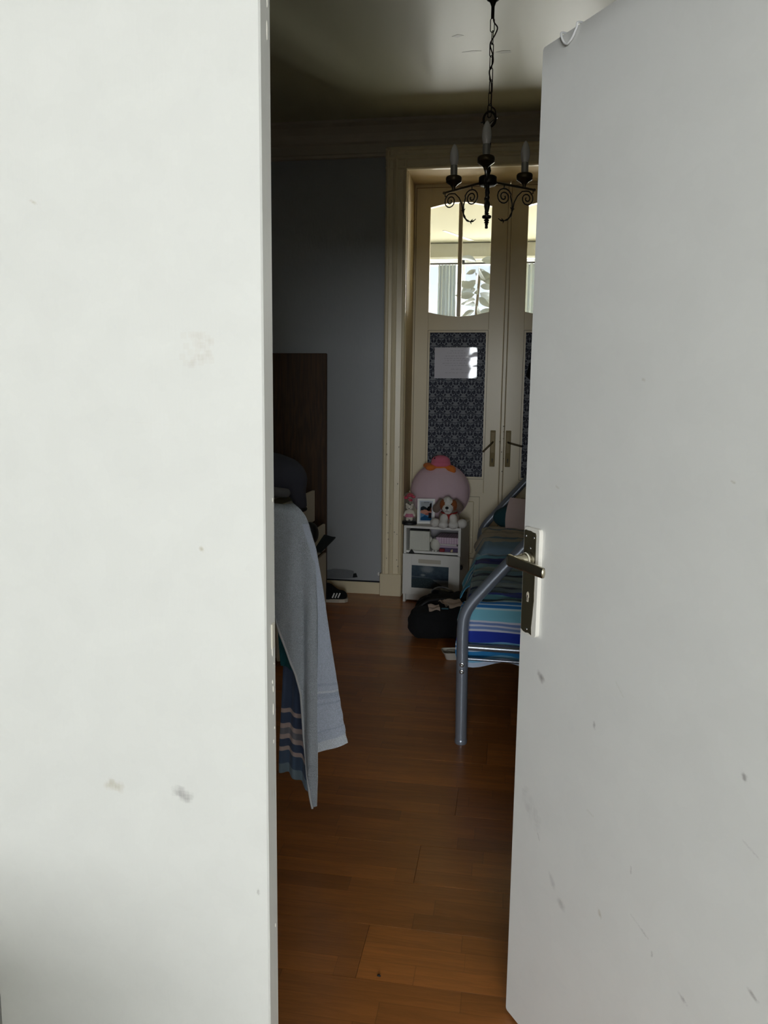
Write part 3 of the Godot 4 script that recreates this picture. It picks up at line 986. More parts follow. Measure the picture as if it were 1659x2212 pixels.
func glazed_doors() -> void:
	var pattern := mat(Color.WHITE, 0.5)
	pattern.metallic_specular = 0.3
	pattern.albedo_texture = damask()
	var zf := -5.62      # room-side face
	var zb := -5.662
	for s in 2:
		var left := s == 0
		var d := structure("door_3" if left else "door_4", "cream double door leaf with arched glazing and damask film, " + ("the left one behind the nightstand" if left else "mostly hidden by the open white door"), "door")
		var x0 := -0.698 if left else -0.034
		d.position = V(x0, 0, zf)
		var w := 0.66
		# y: bottom rail, recessed panel, lock rail, film panel, middle rail, arched glass, top rail
		var gl := 0.112 if left else 0.126      # glass from here ...
		var gr := 0.539 if left else 0.553      # ... to here
		var mid := (gl + gr) * 0.5
		var t := 0.042
		var bv := 0.003
		obj("stile", G.new().box(V(gl * 0.5, 1.433, -t * 0.5), V(gl, 2.86, t), bv), MATS.cream, d)
		obj("stile", G.new().box(V((gr + w) * 0.5, 1.433, -t * 0.5), V(w - gr, 2.86, t), bv), MATS.cream, d)
		obj("rail", G.new().box(V(mid, 0.0965, -t * 0.5), V(gr - gl, 0.187, t), bv), MATS.cream, d)
		obj("rail", G.new().box(V(mid, 0.76, -t * 0.5), V(gr - gl, 0.12, t), bv), MATS.cream, d)
		var g := G.new()
		var low := PackedVector2Array([Vector2(gr, 1.855), Vector2(gl, 1.855)])
		var top := PackedVector2Array([Vector2(gr, 2.863), Vector2(gl, 2.863)])
		for k in 13:
			var u := k / 12.0
			var x := lerpf(gl, gr, u)
			var bow := sin(u * PI)
			low.append(Vector2(x, 1.992 - 0.03 * bow))
			top.append(Vector2(x, 2.706 + 0.032 * bow))
		g.extrude(low, -t, 0.0)
		obj("rail", g, MATS.cream, d)
		g = G.new()
		g.extrude(top, -t, 0.0)
		obj("rail", g, MATS.cream, d)
		obj("mullion", G.new().box(V(mid, 2.35, -t * 0.5), V(0.028, 0.772, t - 0.004), 0.004), MATS.cream, d)
		for q in [-1.0, 1.0]:
			obj("pane", G.new().box(V(mid + q * (gr - gl) * 0.25, 2.35, -t * 0.55), V((gr - gl) * 0.5, 0.79, 0.003)), MATS.glass, d)
		# film-covered glass in a beaded frame
		g = G.new()
		var px0 := gl + 0.012
		var px1 := gr - 0.012
		g.quad(V(px0, 0.822, -0.012), V(px1, 0.822, -0.012), V(px1, 1.855, -0.012), V(px0, 1.855, -0.012), V(0, 0, 1), Vector2(0, 8.6), Vector2(3.6, 8.6), Vector2(3.6, 0), Vector2(0, 0))
		g.quad(V(px0, 0.822, -0.018), V(px1, 0.822, -0.018), V(px1, 1.855, -0.018), V(px0, 1.855, -0.018), V(0, 0, -1), Vector2(0, 8.6), Vector2(3.6, 8.6), Vector2(3.6, 0), Vector2(0, 0))
		obj("film_panel", g, pattern, d, "glass covered with navy damask film")
		obj("bead", ring_frame(gl - 0.008, 0.8, gr + 0.008, 1.872, 0.022, -0.014, 0.007), MATS.cream, d)
		obj("bead", ring_frame(gl - 0.002, 0.806, gr + 0.002, 1.866, 0.003, 0.006, 0.0085), MATS.cream_line, d)
		# panel below
		obj("panel", G.new().box(V(mid, 0.445, -0.024), V(gr - gl, 0.52, 0.024)), MATS.cream, d)
		obj("bead", ring_frame(gl - 0.004, 0.186, gr + 0.004, 0.706, 0.03, -0.014, 0.004), MATS.cream, d)
		obj("bead", ring_frame(gl + 0.024, 0.214, gr - 0.024, 0.678, 0.003, -0.012, 0.0052), MATS.cream_line, d)
		obj("panel_field", G.new().box(V(mid, 0.446, -0.008), V(gr - gl - 0.13, 0.39, 0.012), 0.006), MATS.cream, d)
		obj("bead", ring_frame(0.012, 0.03, w - 0.012, 2.84, 0.004, -0.001, 0.002), MATS.cream_line, d)
		# long brass plate with lever
		var hx := 0.596 if left else 0.042
		g = G.new()
		g.extrude(rounded_rect(hx - 0.019, 0.9, hx + 0.019, 1.162, 0.004), 0.0, 0.004)
		var pl := obj("handle_plate", g, MATS.brass, d, "tarnished brass handle plate")
		obj("handle_plate_inlay", G.new().box(V(hx, 1.075, 0.0045), V(0.027, 0.15, 0.002), 0.0008), MATS.dark_brass, pl)
		g = G.new()
		g.extrude(poly([hx - .003, .93, hx + .003, .93, hx + .003, .945, hx + .005, .955, hx, .962, hx - .005, .955, hx - .003, .945]), 0.0038, 0.005)
		obj("keyhole", g, MATS.black, pl)
		var hy := 1.078
		var end := V(hx - 0.064, hy - 0.066, 0.05) if left else V(hx + 0.092, hy - 0.024, 0.05)
		g = G.new()
		g.tube(curve([V(hx, hy, 0.003), V(hx, hy, 0.03), V(hx, hy, 0.046) + (end - V(hx, hy, 0.05)) * 0.1, V(hx, hy, 0.05).lerp(end, 0.5), end], 6), 0.0068, 12)
		g.ball(end, V(0.0075, 0.0075, 0.0075))
		obj("lever", g, MATS.dark_brass, d)
		if left:      # astragal covering the meeting line
			obj("astragal", G.new().box(V(0.6625, 1.43, 0.006), V(0.036, 2.83, 0.018), 0.005), MATS.cream, d)
			obj("bead", G.new().box(V(0.651, 1.43, 0.0155), V(0.004, 2.82, 0.003), 0.001), MATS.cream_line, d)
			obj("bead", G.new().box(V(0.674, 1.43, 0.0155), V(0.004, 2.82, 0.003), 0.001), MATS.cream_line, d)
			var rr := RandomNumberGenerator.new(); rr.seed = 6
			for k in 9:
				obj("paint_chip", G.new().ball(V(0.6625 + rr.randf_range(-0.016, 0.016), rr.randf_range(0.86, 1.2), 0.0152), V(0.003, 0.004, 0.001), Basis.IDENTITY, 8, 6), MATS.chip, d)
			obj("paint_chip", G.new().ball(V(0.47, 0.12, 0.001), V(0.008, 0.012, 0.002), Basis.IDENTITY, 10, 6), MATS.chip, d)
	# laminated notice on the film panel
	var r := RandomNumberGenerator.new(); r.seed = 2
	var im := Image.create(512, 360, false, Image.FORMAT_RGB8)
	im.fill(Color8(214, 212, 222))
	for q in [[36, 190, 330], [62, 150, 380], [96, 130, 400], [124, 120, 390], [150, 130, 380], [180, 100, 420], [206, 130, 400], [250, 200, 310], [292, 130, 400]]:
		var x: int = q[1]
		while x < q[2]:
			var n := r.randi_range(14, 46)
			for k in n / 4:
				im.fill_rect(Rect2i(x + k * 4, int(q[0]) + r.randi_range(-2, 1), 2, r.randi_range(5, 9)), Color8(150, 148, 160))
			x += n + 9
	var paper := mat(Color.WHITE, 0.5)
	paper.albedo_texture = ImageTexture.create_from_image(im)
	paper.clearcoat_enabled = true
	paper.clearcoat = 1.0
	paper.clearcoat_roughness = 0.06
	var g := G.new()
	g.sheet(16, 10, func(u: float, v: float) -> Vector3: return V(u * 0.305, (1.0 - v) * 0.218, 0.008 - 0.0028 * pow(u, 6.0) + 0.0009 * sin(v * 17.0 + u * 9.0) * pow(u, 4.0)), 0.0008)
	var note := single("notice", g, paper, "laminated sheet with lines of faint grey text stuck on the damask film of the door", "notice", V(-0.535, 1.528, zf - 0.012))
	note.rotation.z = 0.004
	g = G.new()
	g.extrude(poly([0, 0, .03, -.03, .05, .1, .02, .09]), 0.0, 0.004)
	single("dark_pennant", g, MATS.black_cloth, "small black scrap hanging on the damask film beside the open white door", "scrap", V(0.115, 1.55, zf + 0.0))


func spiral(c: Vector2, r0: float, a0: float, turns: float, shrink: float, n := 26) -> Array:
	var p := []
	for k in n:
		var t := float(k) / (n - 1)
		var a := a0 + turns * TAU * t
		p.append(c + Vector2.from_angle(a) * r0 * (1.0 - shrink * t))
	return p


func chandelier() -> void:
	var c := thing("chandelier", "small antique bronze three-arm chandelier with unlit candle bulbs hanging on a chain", "chandelier", V(-0.107, 0, -3.1))
	var b: Material = MATS.dark_brass
	var ir: Material = MATS.iron
	obj("ceiling_rod", G.new().lathe([Vector2(0, 3.15), Vector2(.05, 3.15), Vector2(.045, 3.12), Vector2(.012, 3.1), Vector2(.006, 3.09), Vector2(.006, 2.86), Vector2(.02, 2.85), Vector2(.024, 2.835), Vector2(.012, 2.826), Vector2(.008, 2.815), Vector2(.0062, 2.81), Vector2(.0062, 2.77), Vector2(0, 2.768)]), ir, c)
	# chain
	var y := 2.768
	var k := 0
	while y > 2.47:
		var g := G.new()
		var pts := []
		for j in 20:
			var a := TAU * j / 20
			var p := V(cos(a) * 0.0075, sin(a) * 0.0075 + (0.0165 if sin(a) > 0.0 else -0.0165), 0)
			pts.append(p)
		g.tube(pts, 0.0017, 6, true)
		var o := obj("chain_link", g, ir, c)
		o.position = V(sin(k * 1.7) * 0.0015, y - 0.022, 0)
		o.rotation.y = 0.25 + (PI * 0.5 if k % 2 else 0.0) + k * 0.12
		y -= 0.0425
		k += 1
	# flex twisting through the chain
	obj("flex", G.new().tube(curve([V(0.002, 2.78, 0.003), V(0.006, 2.755, 0.004), V(0.019, 2.735, 0.004), V(0.01, 2.71, 0.004), V(-0.006, 2.68, 0.004), V(0.004, 2.645, 0.002), V(0.006, 2.62, -0.004), V(-0.006, 2.585, 0.003), V(0.003, 2.54, 0.004), V(0.004, 2.5, 0.0), V(0.005, 2.465, 0.004), V(0.019, 2.45, 0.004), V(0.022, 2.42, 0.002), V(0.008, 2.395, 0.003), V(0.0, 2.375, 0.0)], 6), 0.0026, 8), mat(rgb(44, 26, 20), 0.7), c)
	# hooked ring with thorns above the stem
	var ring := []
	for j in 24:
		var a := TAU * j / 24
		ring.append(V(cos(a) * 0.0225, 2.419 + sin(a) * 0.0275, 0))
	var g := G.new()
	g.tube(ring, 0.0042, 8, true)
	g.tube([V(-0.022, 2.41, 0), V(-0.034, 2.408, 0)], [0.004, 0.001], 6)
	g.tube([V(0.022, 2.42, 0), V(0.033, 2.426, 0)], [0.004, 0.001], 6)
	g.tube([V(-0.006, 2.398, 0.002), V(0.018, 2.416, 0.006)], [0.003, 0.002], 6)
	obj("ring", g, ir, c)
	# central turned stem with finial, and the hub drum
	obj("stem", G.new().lathe([Vector2(0, 2.395), Vector2(.006, 2.392), Vector2(.009, 2.385), Vector2(.005, 2.375), Vector2(.0055, 2.35), Vector2(.0085, 2.33), Vector2(.0055, 2.31), Vector2(.006, 2.26), Vector2(.012, 2.235), Vector2(.007, 2.22), Vector2(.007, 2.17), Vector2(.0095, 2.155), Vector2(.0065, 2.147), Vector2(.0095, 2.138), Vector2(.006, 2.128), Vector2(.0105, 2.118), Vector2(.0115, 2.108), Vector2(.008, 2.092), Vector2(.0058, 2.082), Vector2(.0098, 2.079), Vector2(.0058, 2.075), Vector2(.0172, 2.071), Vector2(.0178, 2.067), Vector2(.0165, 2.063), Vector2(.006, 2.06), Vector2(.0108, 2.055), Vector2(.0065, 2.05), Vector2(.0102, 2.046), Vector2(.0048, 2.042), Vector2(.0075, 2.038), Vector2(.0045, 2.036), Vector2(.0052, 2.033), Vector2(.006, 2.029), Vector2(.005, 2.025), Vector2(0, 2.024)], Transform3D.IDENTITY, 20), ir, c)
	obj("hub", G.new().lathe([Vector2(0, 2.214), Vector2(.03, 2.214), Vector2(.034, 2.211), Vector2(.034, 2.186), Vector2(.03, 2.182), Vector2(0, 2.182)], Transform3D.IDENTITY, 28), ir, c)
	for n in 3:
		var turn := Basis(Vector3.UP, deg_to_rad(-90.0 + 120.0 * n - 1.0))     # first arm towards the doorway
		var a := G.new()
		a.tube([V(0.03, 2.196, 0), V(0.12, 2.191, 0), V(0.2, 2.186, 0)], 0.0042, 10)
		a.ball(V(0.204, 2.186, 0), V(0.0058, 0.0058, 0.0058), Basis.IDENTITY, 12, 8)
		var arm := obj("arm", a, b, c)
		arm.basis = turn
		var s := G.new()
		var pts := []
		# outer scroll, over the top and down to meet the inner one
		for q in [Vector2(.112, 2.108), Vector2(.116, 2.13), Vector2(.13, 2.156), Vector2(.15, 2.175), Vector2(.168, 2.178)]: pts.append(V(q.x, q.y, 0))
		for q in spiral(Vector2(.172, 2.15), .029, PI * 0.42, -1.85, .86): pts.append(V(q.x, q.y, 0))
		s.tube(pts, 0.0024, 8)
		pts = []
		for q in [Vector2(.108, 2.1), Vector2(.108, 2.125), Vector2(.1, 2.152)]: pts.append(V(q.x, q.y, 0))
		for q in spiral(Vector2(.071, 2.148), .033, PI * 0.12, 2.05, .86, 30): pts.append(V(q.x, q.y, 0))
		s.tube(pts, 0.0026, 8)
		s.tube([V(0.071, 2.181, 0), V(0.071, 2.194, 0)], 0.002, 6)
		s.tube([V(0.198, 2.184, 0), V(0.198, 2.172, 0), V(0.188, 2.168, 0)], 0.002, 6)
		obj("scroll", s, ir, arm)
		var l := G.new()
		var leaf := curve([V(.11, 2.112, 0), V(.108, 2.096, 0), V(.102, 2.08, 0), V(.092, 2.068, 0), V(.078, 2.061, 0), V(.062, 2.06, 0), V(.05, 2.066, 0)], 6)
		var rad := []
		for j in leaf.size():
			var t := float(j) / leaf.size()
			rad.append(0.0042 * (1.0 - t * 0.55) * (1.0 + 0.3 * sin(t * 26.0)))
		l.tube(leaf, rad, 8)
		for q in [[.109, 2.104, .119, 2.108], [.109, 2.104, .1, 2.112], [.096, 2.073, .092, 2.064], [.074, 2.061, .07, 2.05], [.07, 2.061, .064, 2.068]]:
			l.tube([V(q[0], q[1], 0), V(q[2], q[3], 0)], [0.0034, 0.0008], 6)
		obj("acanthus_leaf", l, ir, arm)
		var up := Transform3D(Basis.IDENTITY, V(0.158, 0, 0))
		var cup := obj("drip_cup", G.new().lathe([Vector2(0, 2.19), Vector2(.006, 2.19), Vector2(.0075, 2.2), Vector2(.014, 2.208), Vector2(.026, 2.216), Vector2(.031, 2.22), Vector2(.0295, 2.2235), Vector2(.031, 2.227), Vector2(.031, 2.236), Vector2(.028, 2.24), Vector2(.025, 2.236), Vector2(.014, 2.234), Vector2(0, 2.234)], up, 28), b, arm)
		var sl := G.new()
		sl.lathe([Vector2(0, 2.2345), Vector2(.0135, 2.2345), Vector2(.0135, 2.281), Vector2(.011, 2.2825), Vector2(0, 2.2825)], up, 24)
		var o := obj("candle_sleeve", sl, mat(rgb(180, 178, 172), 0.3, 0.75), c, "silvery candle sleeve")
		o.basis = turn
		var bu := G.new()
		var prof := [Vector2(0, 2.2805)]
		for q in [[.0115, .0], [.0145, .008], [.0168, .018], [.0177, .03], [.0168, .044], [.0145, .056], [.0108, .067], [.006, .0755], [.0022, .08], [0, .081]]: prof.append(Vector2(q[0], 2.281 + q[1]))
		bu.lathe(prof, up, 24)
		var bm := mat(rgb(226, 224, 222), 0.22)
		bm.clearcoat_enabled = true
		bm.clearcoat = 0.6
		bm.clearcoat_roughness = 0.04
		o = obj("bulb", bu, bm, c, "unlit frosted candle bulb")
		o.basis = turn


func dresser() -> void:
	var z0 := -4.69
	var z1 := -3.66
	var zc := (z0 + z1) * 0.5
	var d := thing("dresser", "cream dresser along the left wall with its drawers pulled out unevenly", "dresser", V(-1.54, 0, zc))
	var len := z1 - z0
	var m: Material = MATS.drawer
	obj("top_panel", G.new().box(V(0, 0.812, 0), V(0.5, 0.02, len), 0.003), m, d)
	for s in [-1.0, 1.0]:
		obj("side_panel", G.new().box(V(0, 0.41, s * (len * 0.5 - 0.01)), V(0.48, 0.8, 0.02), 0.002), m, d)
	obj("back_panel", G.new().box(V(-0.232, 0.41, 0), V(0.012, 0.8, len - 0.04)), m, d)
	# the front of each drawer stands further out the lower it is
	for q in [[0.605, 0.80, -1.186], [0.42, 0.588, -1.118], [0.035, 0.405, -1.112]]:
		var fx: float = q[2] + 1.54
		var h: float = q[1] - q[0]
		var yc: float = (q[0] + q[1]) * 0.5
		var dr := obj("drawer", G.new().box(V(fx - 0.009, yc, 0), V(0.018, h, len), 0.003), m, d)
		for s in [-1.0, 1.0]:
			obj("drawer_side", G.new().box(V(fx - 0.24, yc - 0.015, s * (len * 0.5 - 0.035)), V(0.44, h - 0.05, 0.012)), m, dr)
		obj("drawer_bottom", G.new().box(V(fx - 0.24, q[0] + 0.02, 0), V(0.44, 0.008, len - 0.07)), m, dr)
	# clothes in and over the drawers
	var dark := bump(mat(rgb(22, 26, 34), 0.95), MATS.coarse, 0.6, 5.0)
	var g := G.new()
	g.blob([[V(0, 0.0, 0), V(0.1, 0.05, 0.3), Color.WHITE], [V(0.03, 0.01, 0.2), V(0.08, 0.05, 0.14), Color.WHITE], [V(-0.02, 0.01, -0.22), V(0.09, 0.045, 0.16), Color.WHITE]], 0.016, 0.05, 0.008)
	single("dark_clothes", g, dark, "heap of dark clothes lying in the middle dresser drawer", "clothes", V(-1.24, 0.545, -4.25))
	g = G.new()
	g.sheet(10, 10, func(u: float, v: float) -> Vector3: return V(-1.16 + u * 0.115 - v * 0.02 * u, 0.515 + 0.006 * sin(u * 5.0 + v * 3.0) - v * 0.03 - 0.02 * v * u, -4.66 + v * 0.3), 0.008)
	single("dark_garment", g, bump(mat(rgb(20, 34, 40), 0.95), MATS.fine, 0.2, 6.0), "dark teal garment sticking out over the lowest dresser drawer", "garment")
	g = G.new()
	g.blob([[V(0, 0.0, 0), V(0.028, 0.055, 0.05), Color.WHITE], [V(-0.02, 0.045, 0.01), V(0.03, 0.025, 0.04), Color.WHITE]], 0.007, 0.02)
	single("black_pouch", g, MATS.black, "small black pouch hanging over the front of the middle dresser drawer", "pouch", V(-1.09, 0.595, -4.28))
	# big grey plush animal slumped on top, one leg hanging down with a black sole
	var grey := Color(0.085, 0.088, 0.12)
	var pale := Color(0.19, 0.19, 0.2)
	var t := thing("plush_elephant", "large dark grey plush animal on the dresser, one black-soled leg hanging over", "plush toy", V(-1.42, 0.822, -4.2))
	g = G.new()
	g.blob([[V(0.05, 0.125, 0), V(0.235, 0.125, 0.15), grey], [V(0.2, 0.11, 0.02), V(0.105, 0.085, 0.08), grey], [V(0.25, 0.08, 0.02), V(0.283, -0.045, 0.03), 0.055, 0.036, grey], [V(-0.18, 0.1, 0.05), V(0.12, 0.1, 0.12), grey]], 0.012, 0.05, 0.002)
	var pm := bump(mat(Color.WHITE, 0.95), MATS.fine, 0.15, 8.0)
	pm.vertex_color_use_as_albedo = true
	obj("body", g, pm, t)
	obj("sole", G.new().ball(V(0.283, -0.066, 0.03), V(0.038, 0.019, 0.036)), MATS.black, t, "black sole")
	g = G.new()
	g.blob([[V(0.1, 0.045, 0.17), V(0.23, 0.035, 0.14), 0.032, 0.026, pale]], 0.008, 0.02)
	obj("paw", g, pm, t, "pale grey paw")
	g = G.new()
	g.blob([[V(0, 0.012, 0), V(0.1, 0.014, 0.12), Color.WHITE], [V(0.02, 0.025, 0.03), V(0.07, 0.014, 0.08), Color.WHITE]], 0.008, 0.02, 0.003)
	single("folded_cloth", g, bump(mat(rgb(170, 166, 160), 0.95), MATS.fine, 0.2, 6.0), "crumpled pale cloth on the near end of the dresser top", "cloth", V(-1.3, 0.822, -3.85))
	# tall brown panel leaning on the wall behind
	g = G.new()
	g.box(V(0, 0.84, 0), V(0.52, 1.68, 0.03), 0.004)
	var wp := mat(rgb(84, 56, 30), 0.55)
	wp.albedo_texture = ImageTexture.create_from_image(noise_image(128, 128, 5, 0.02, 3, 0.6, 1.1, Vector2(2.0, 0.15)))
	single("wooden_panel", bevel_done(g), wp, "tall brown wooden panel leaning on the dark wall behind the dresser", "panel", V(-1.5, 0.0, -5.245))


func bevel_done(g: G) -> G:
	return g


func terry(c: Color) -> StandardMaterial3D:
	var m := bump(mat(c, 0.95), MATS.fine, 0.5, 7.0)
	if not MATS.has("mottle"): MATS.mottle = ImageTexture.create_from_image(noise_image(256, 256, 31, 0.16, 4, 0.5, 1.25))
	if c != Color.WHITE: m.albedo_texture = MATS.mottle
	m.rim_enabled = true
	m.rim = 0.3
	m.rim_tint = 0.6
	return m


func bands(rows: Array, h := 512, rough := 0.0) -> ImageTexture:      # [end position 0..1, colour] from the top down
	var wide := 128 if rough > 0.0 else 4
	var im := Image.create(wide, h, false, Image.FORMAT_RGB8)
	var rr := RandomNumberGenerator.new(); rr.seed = 40
	for y in h:
		var t := (y + 0.5) / h
		for k in rows.size():
			if t <= rows[k][0] or k == rows.size() - 1:
				for x in wide: im.set_pixel(x, y, (rows[k][1] as Color) * (1.0 + rough * rr.randf_range(-1.0, 0.6)))
				break
	return ImageTexture.create_from_image(im)


func towels() -> void:
	var st := thing("towel_stand", "dark metal towel stand hidden behind the left door leaf", "towel stand", V(-0.95, 0, -2.235))
	obj("pole", G.new().tube([V(0, 0.02, 0), V(0, 1.034, 0)], 0.014, 12), MATS.iron, st)
	obj("bar", G.new().tube([V(-0.3, 1.034, 0), V(0.325, 1.034, 0)], 0.013, 12), MATS.iron, st)
	obj("base", G.new().lathe([Vector2(0, 0), Vector2(.17, 0), Vector2(.17, .012), Vector2(.03, .024), Vector2(.016, .03), Vector2(0, .03)]), MATS.iron, st)
	# pale grey-blue bath towel: front drop with its slanting hem, over the bar and down behind
	var T := thing("bath_towel", "pale grey-blue terry bath towel draped over the stand, its corner hanging low", "towel")
	var rows := [[0.0, .86, -.95, -.60, -2.275], [.08, .98, -.95, -.606, -2.268], [.13, 1.036, -.95, -.622, -2.254], [.155, 1.054, -.95, -.634, -2.232], [.175, 1.05, -.95, -.622, -2.212], [.2, 1.038, -.95, -.603, -2.203], [.23, 1.02, -.95, -.587, -2.2], [.26, .99, -.95, -.574, -2.198], [.32, .927, -.95, -.560, -2.196], [.4, .827, -.93, -.552, -2.194], [.46, .76, -.74, -.549, -2.193], [.5, .713, -.677, -.548, -2.192], [.58, .613, -.641, -.547, -2.19], [.645, .541, -.615, -.547, -2.188], [.71, .468, -.601, -.547, -2.186], [.79, .378, -.595, -.548, -2.184], [.845, .318, -.591, -.546, -2.184], [.93, .21, -.577, -.546, -2.185], [1.0, .112, -.557, -.549, -2.188]]
	var g := G.new()
	g.sheet(36, 90, func(u: float, v: float) -> Vector3:
		var y := table(rows, v, 1)
		var a := table(rows, v, 2)
		var b := table(rows, v, 3)
		var x := lerpf(a, b, u)
		var amp: float = clampf((v - 0.2) * 0.05, 0.0, 0.012)
		var z: float = table(rows, v, 4) + amp * sin((x + 0.55) * 62.0 + v * 2.0) + amp * 0.5 * sin((x + 0.5) * 130.0 - v * 3.0) - 0.01 * smoothstep(b - 0.03, b, x)
		return V(x, y + 0.003 * sin(x * 40.0), z), 0.007)
	obj("front_drop", g, terry(rgb(196, 204, 212)), T)
	var edge := []
	for k in 40:
		var v := lerpf(0.41, 1.0, k / 39.0)
		var amp: float = clampf((v - 0.2) * 0.05, 0.0, 0.012)
		var x := table(rows, v, 2)
		edge.append(V(x, table(rows, v, 1) + 0.003 * sin(x * 40.0), table(rows, v, 4) + 0.003 + amp * sin((x + 0.55) * 62.0 + v * 2.0) + amp * 0.5 * sin((x + 0.5) * 130.0 - v * 3.0)))
	obj("hem", G.new().tube(edge, 0.0036, 8), mat(rgb(190, 192, 194), 0.9), T, "thick pale hem")
	var r2 := [[0.0, 1.0, -.60, -.577], [.1, .927, -.585, -.554], [.245, .827, -.575, -.537], [.34, .76, -.572, -.528], [.41, .713, -.57, -.522], [.55, .613, -.57, -.508], [.65, .541, -.57, -.497], [.755, .468, -.57, -.487], [.88, .378, -.57, -.474], [1.0, .296, -.57, -.461]]
	g = G.new()
	g.sheet(24, 60, func(u: float, v: float) -> Vector3:
		var x := lerpf(table(r2, v, 2), table(r2, v, 3), u)
		var y: float = table(r2, v, 1) + 0.03 * (u - 0.6) * smoothstep(0.6, 1.0, v) * 1.2
		return V(x + 0.0015 * sin(v * 90.0) * smoothstep(0.6, 1.0, v) * u, y, -2.204 - 0.006 * v + 0.005 * sin(u * 7.0 + v * 2.0) * v + 0.01 * u * (1.0 - u) * 4.0 * v - 0.02 * u * u * v), 0.007)
	var tb := terry(Color.WHITE)
	tb.uv1_triplanar = false
	tb.heightmap_enabled = false
	tb.uv1_scale = Vector3.ONE
	var c0 := rgb(178, 186, 200)
	var c1 := rgb(166, 174, 190)
	tb.albedo_texture = bands([[.70, c0], [.71, c1], [.735, c0], [.745, rgb(196, 202, 208)], [.77, c1], [.785, c0], [.795, c1], [.905, c0], [.912, c1], [.955, c0], [1.0, rgb(200, 206, 212)]], 512, 0.16)
	obj("rear_drop", g, tb, T, "rear drop of the towel with woven bands and a pale hem")
	# slate towel with pale stripes behind it
	g = G.new()
	g.sheet(24, 50, func(u: float, v: float) -> Vector3:
		var x := lerpf(lerpf(-0.72, -0.672, smoothstep(0.0, 0.5, v)) - 0.016 * smoothstep(0.5, 1.0, v), lerpf(-0.655, -0.582, smoothstep(0.0, 0.6, v)), u)
		var bottom := 0.178 - 0.085 * pow(u, 1.6)
		var y := lerpf(1.0, bottom, v)
		return V(x, y, -2.262 + 0.012 * sin(u * 16.0 + v) * v - 0.02 * u), 0.006)
	var ts := terry(Color.WHITE)
	ts.uv1_triplanar = false
	ts.heightmap_enabled = false
	ts.uv1_scale = Vector3.ONE
	var nv := rgb(62, 76, 102)
	var pk := rgb(176, 158, 152)
	ts.albedo_texture = bands([[.735, nv], [.752, pk], [.795, nv], [.815, pk], [.84, rgb(116, 116, 124)], [.86, pk], [.89, nv], [.908, pk], [.96, rgb(70, 88, 112)], [1.0, rgb(112, 130, 142)]])
	single("striped_towel", g, ts, "slate blue towel with pale stripes hanging behind the pale bath towel", "towel")
	g = G.new()
	g.sheet(16, 24, func(u: float, v: float) -> Vector3: return V(-0.70 + 0.03 * v + u * (0.05 + 0.035 * v), lerpf(0.98, 0.55 - 0.03 * u, v), -2.222 + 0.006 * sin(u * 14.0 + v * 2.0)), 0.005)
	single("teal_cloth", g, terry(rgb(16, 92, 100)), "dark teal cloth hanging behind the towels", "cloth")


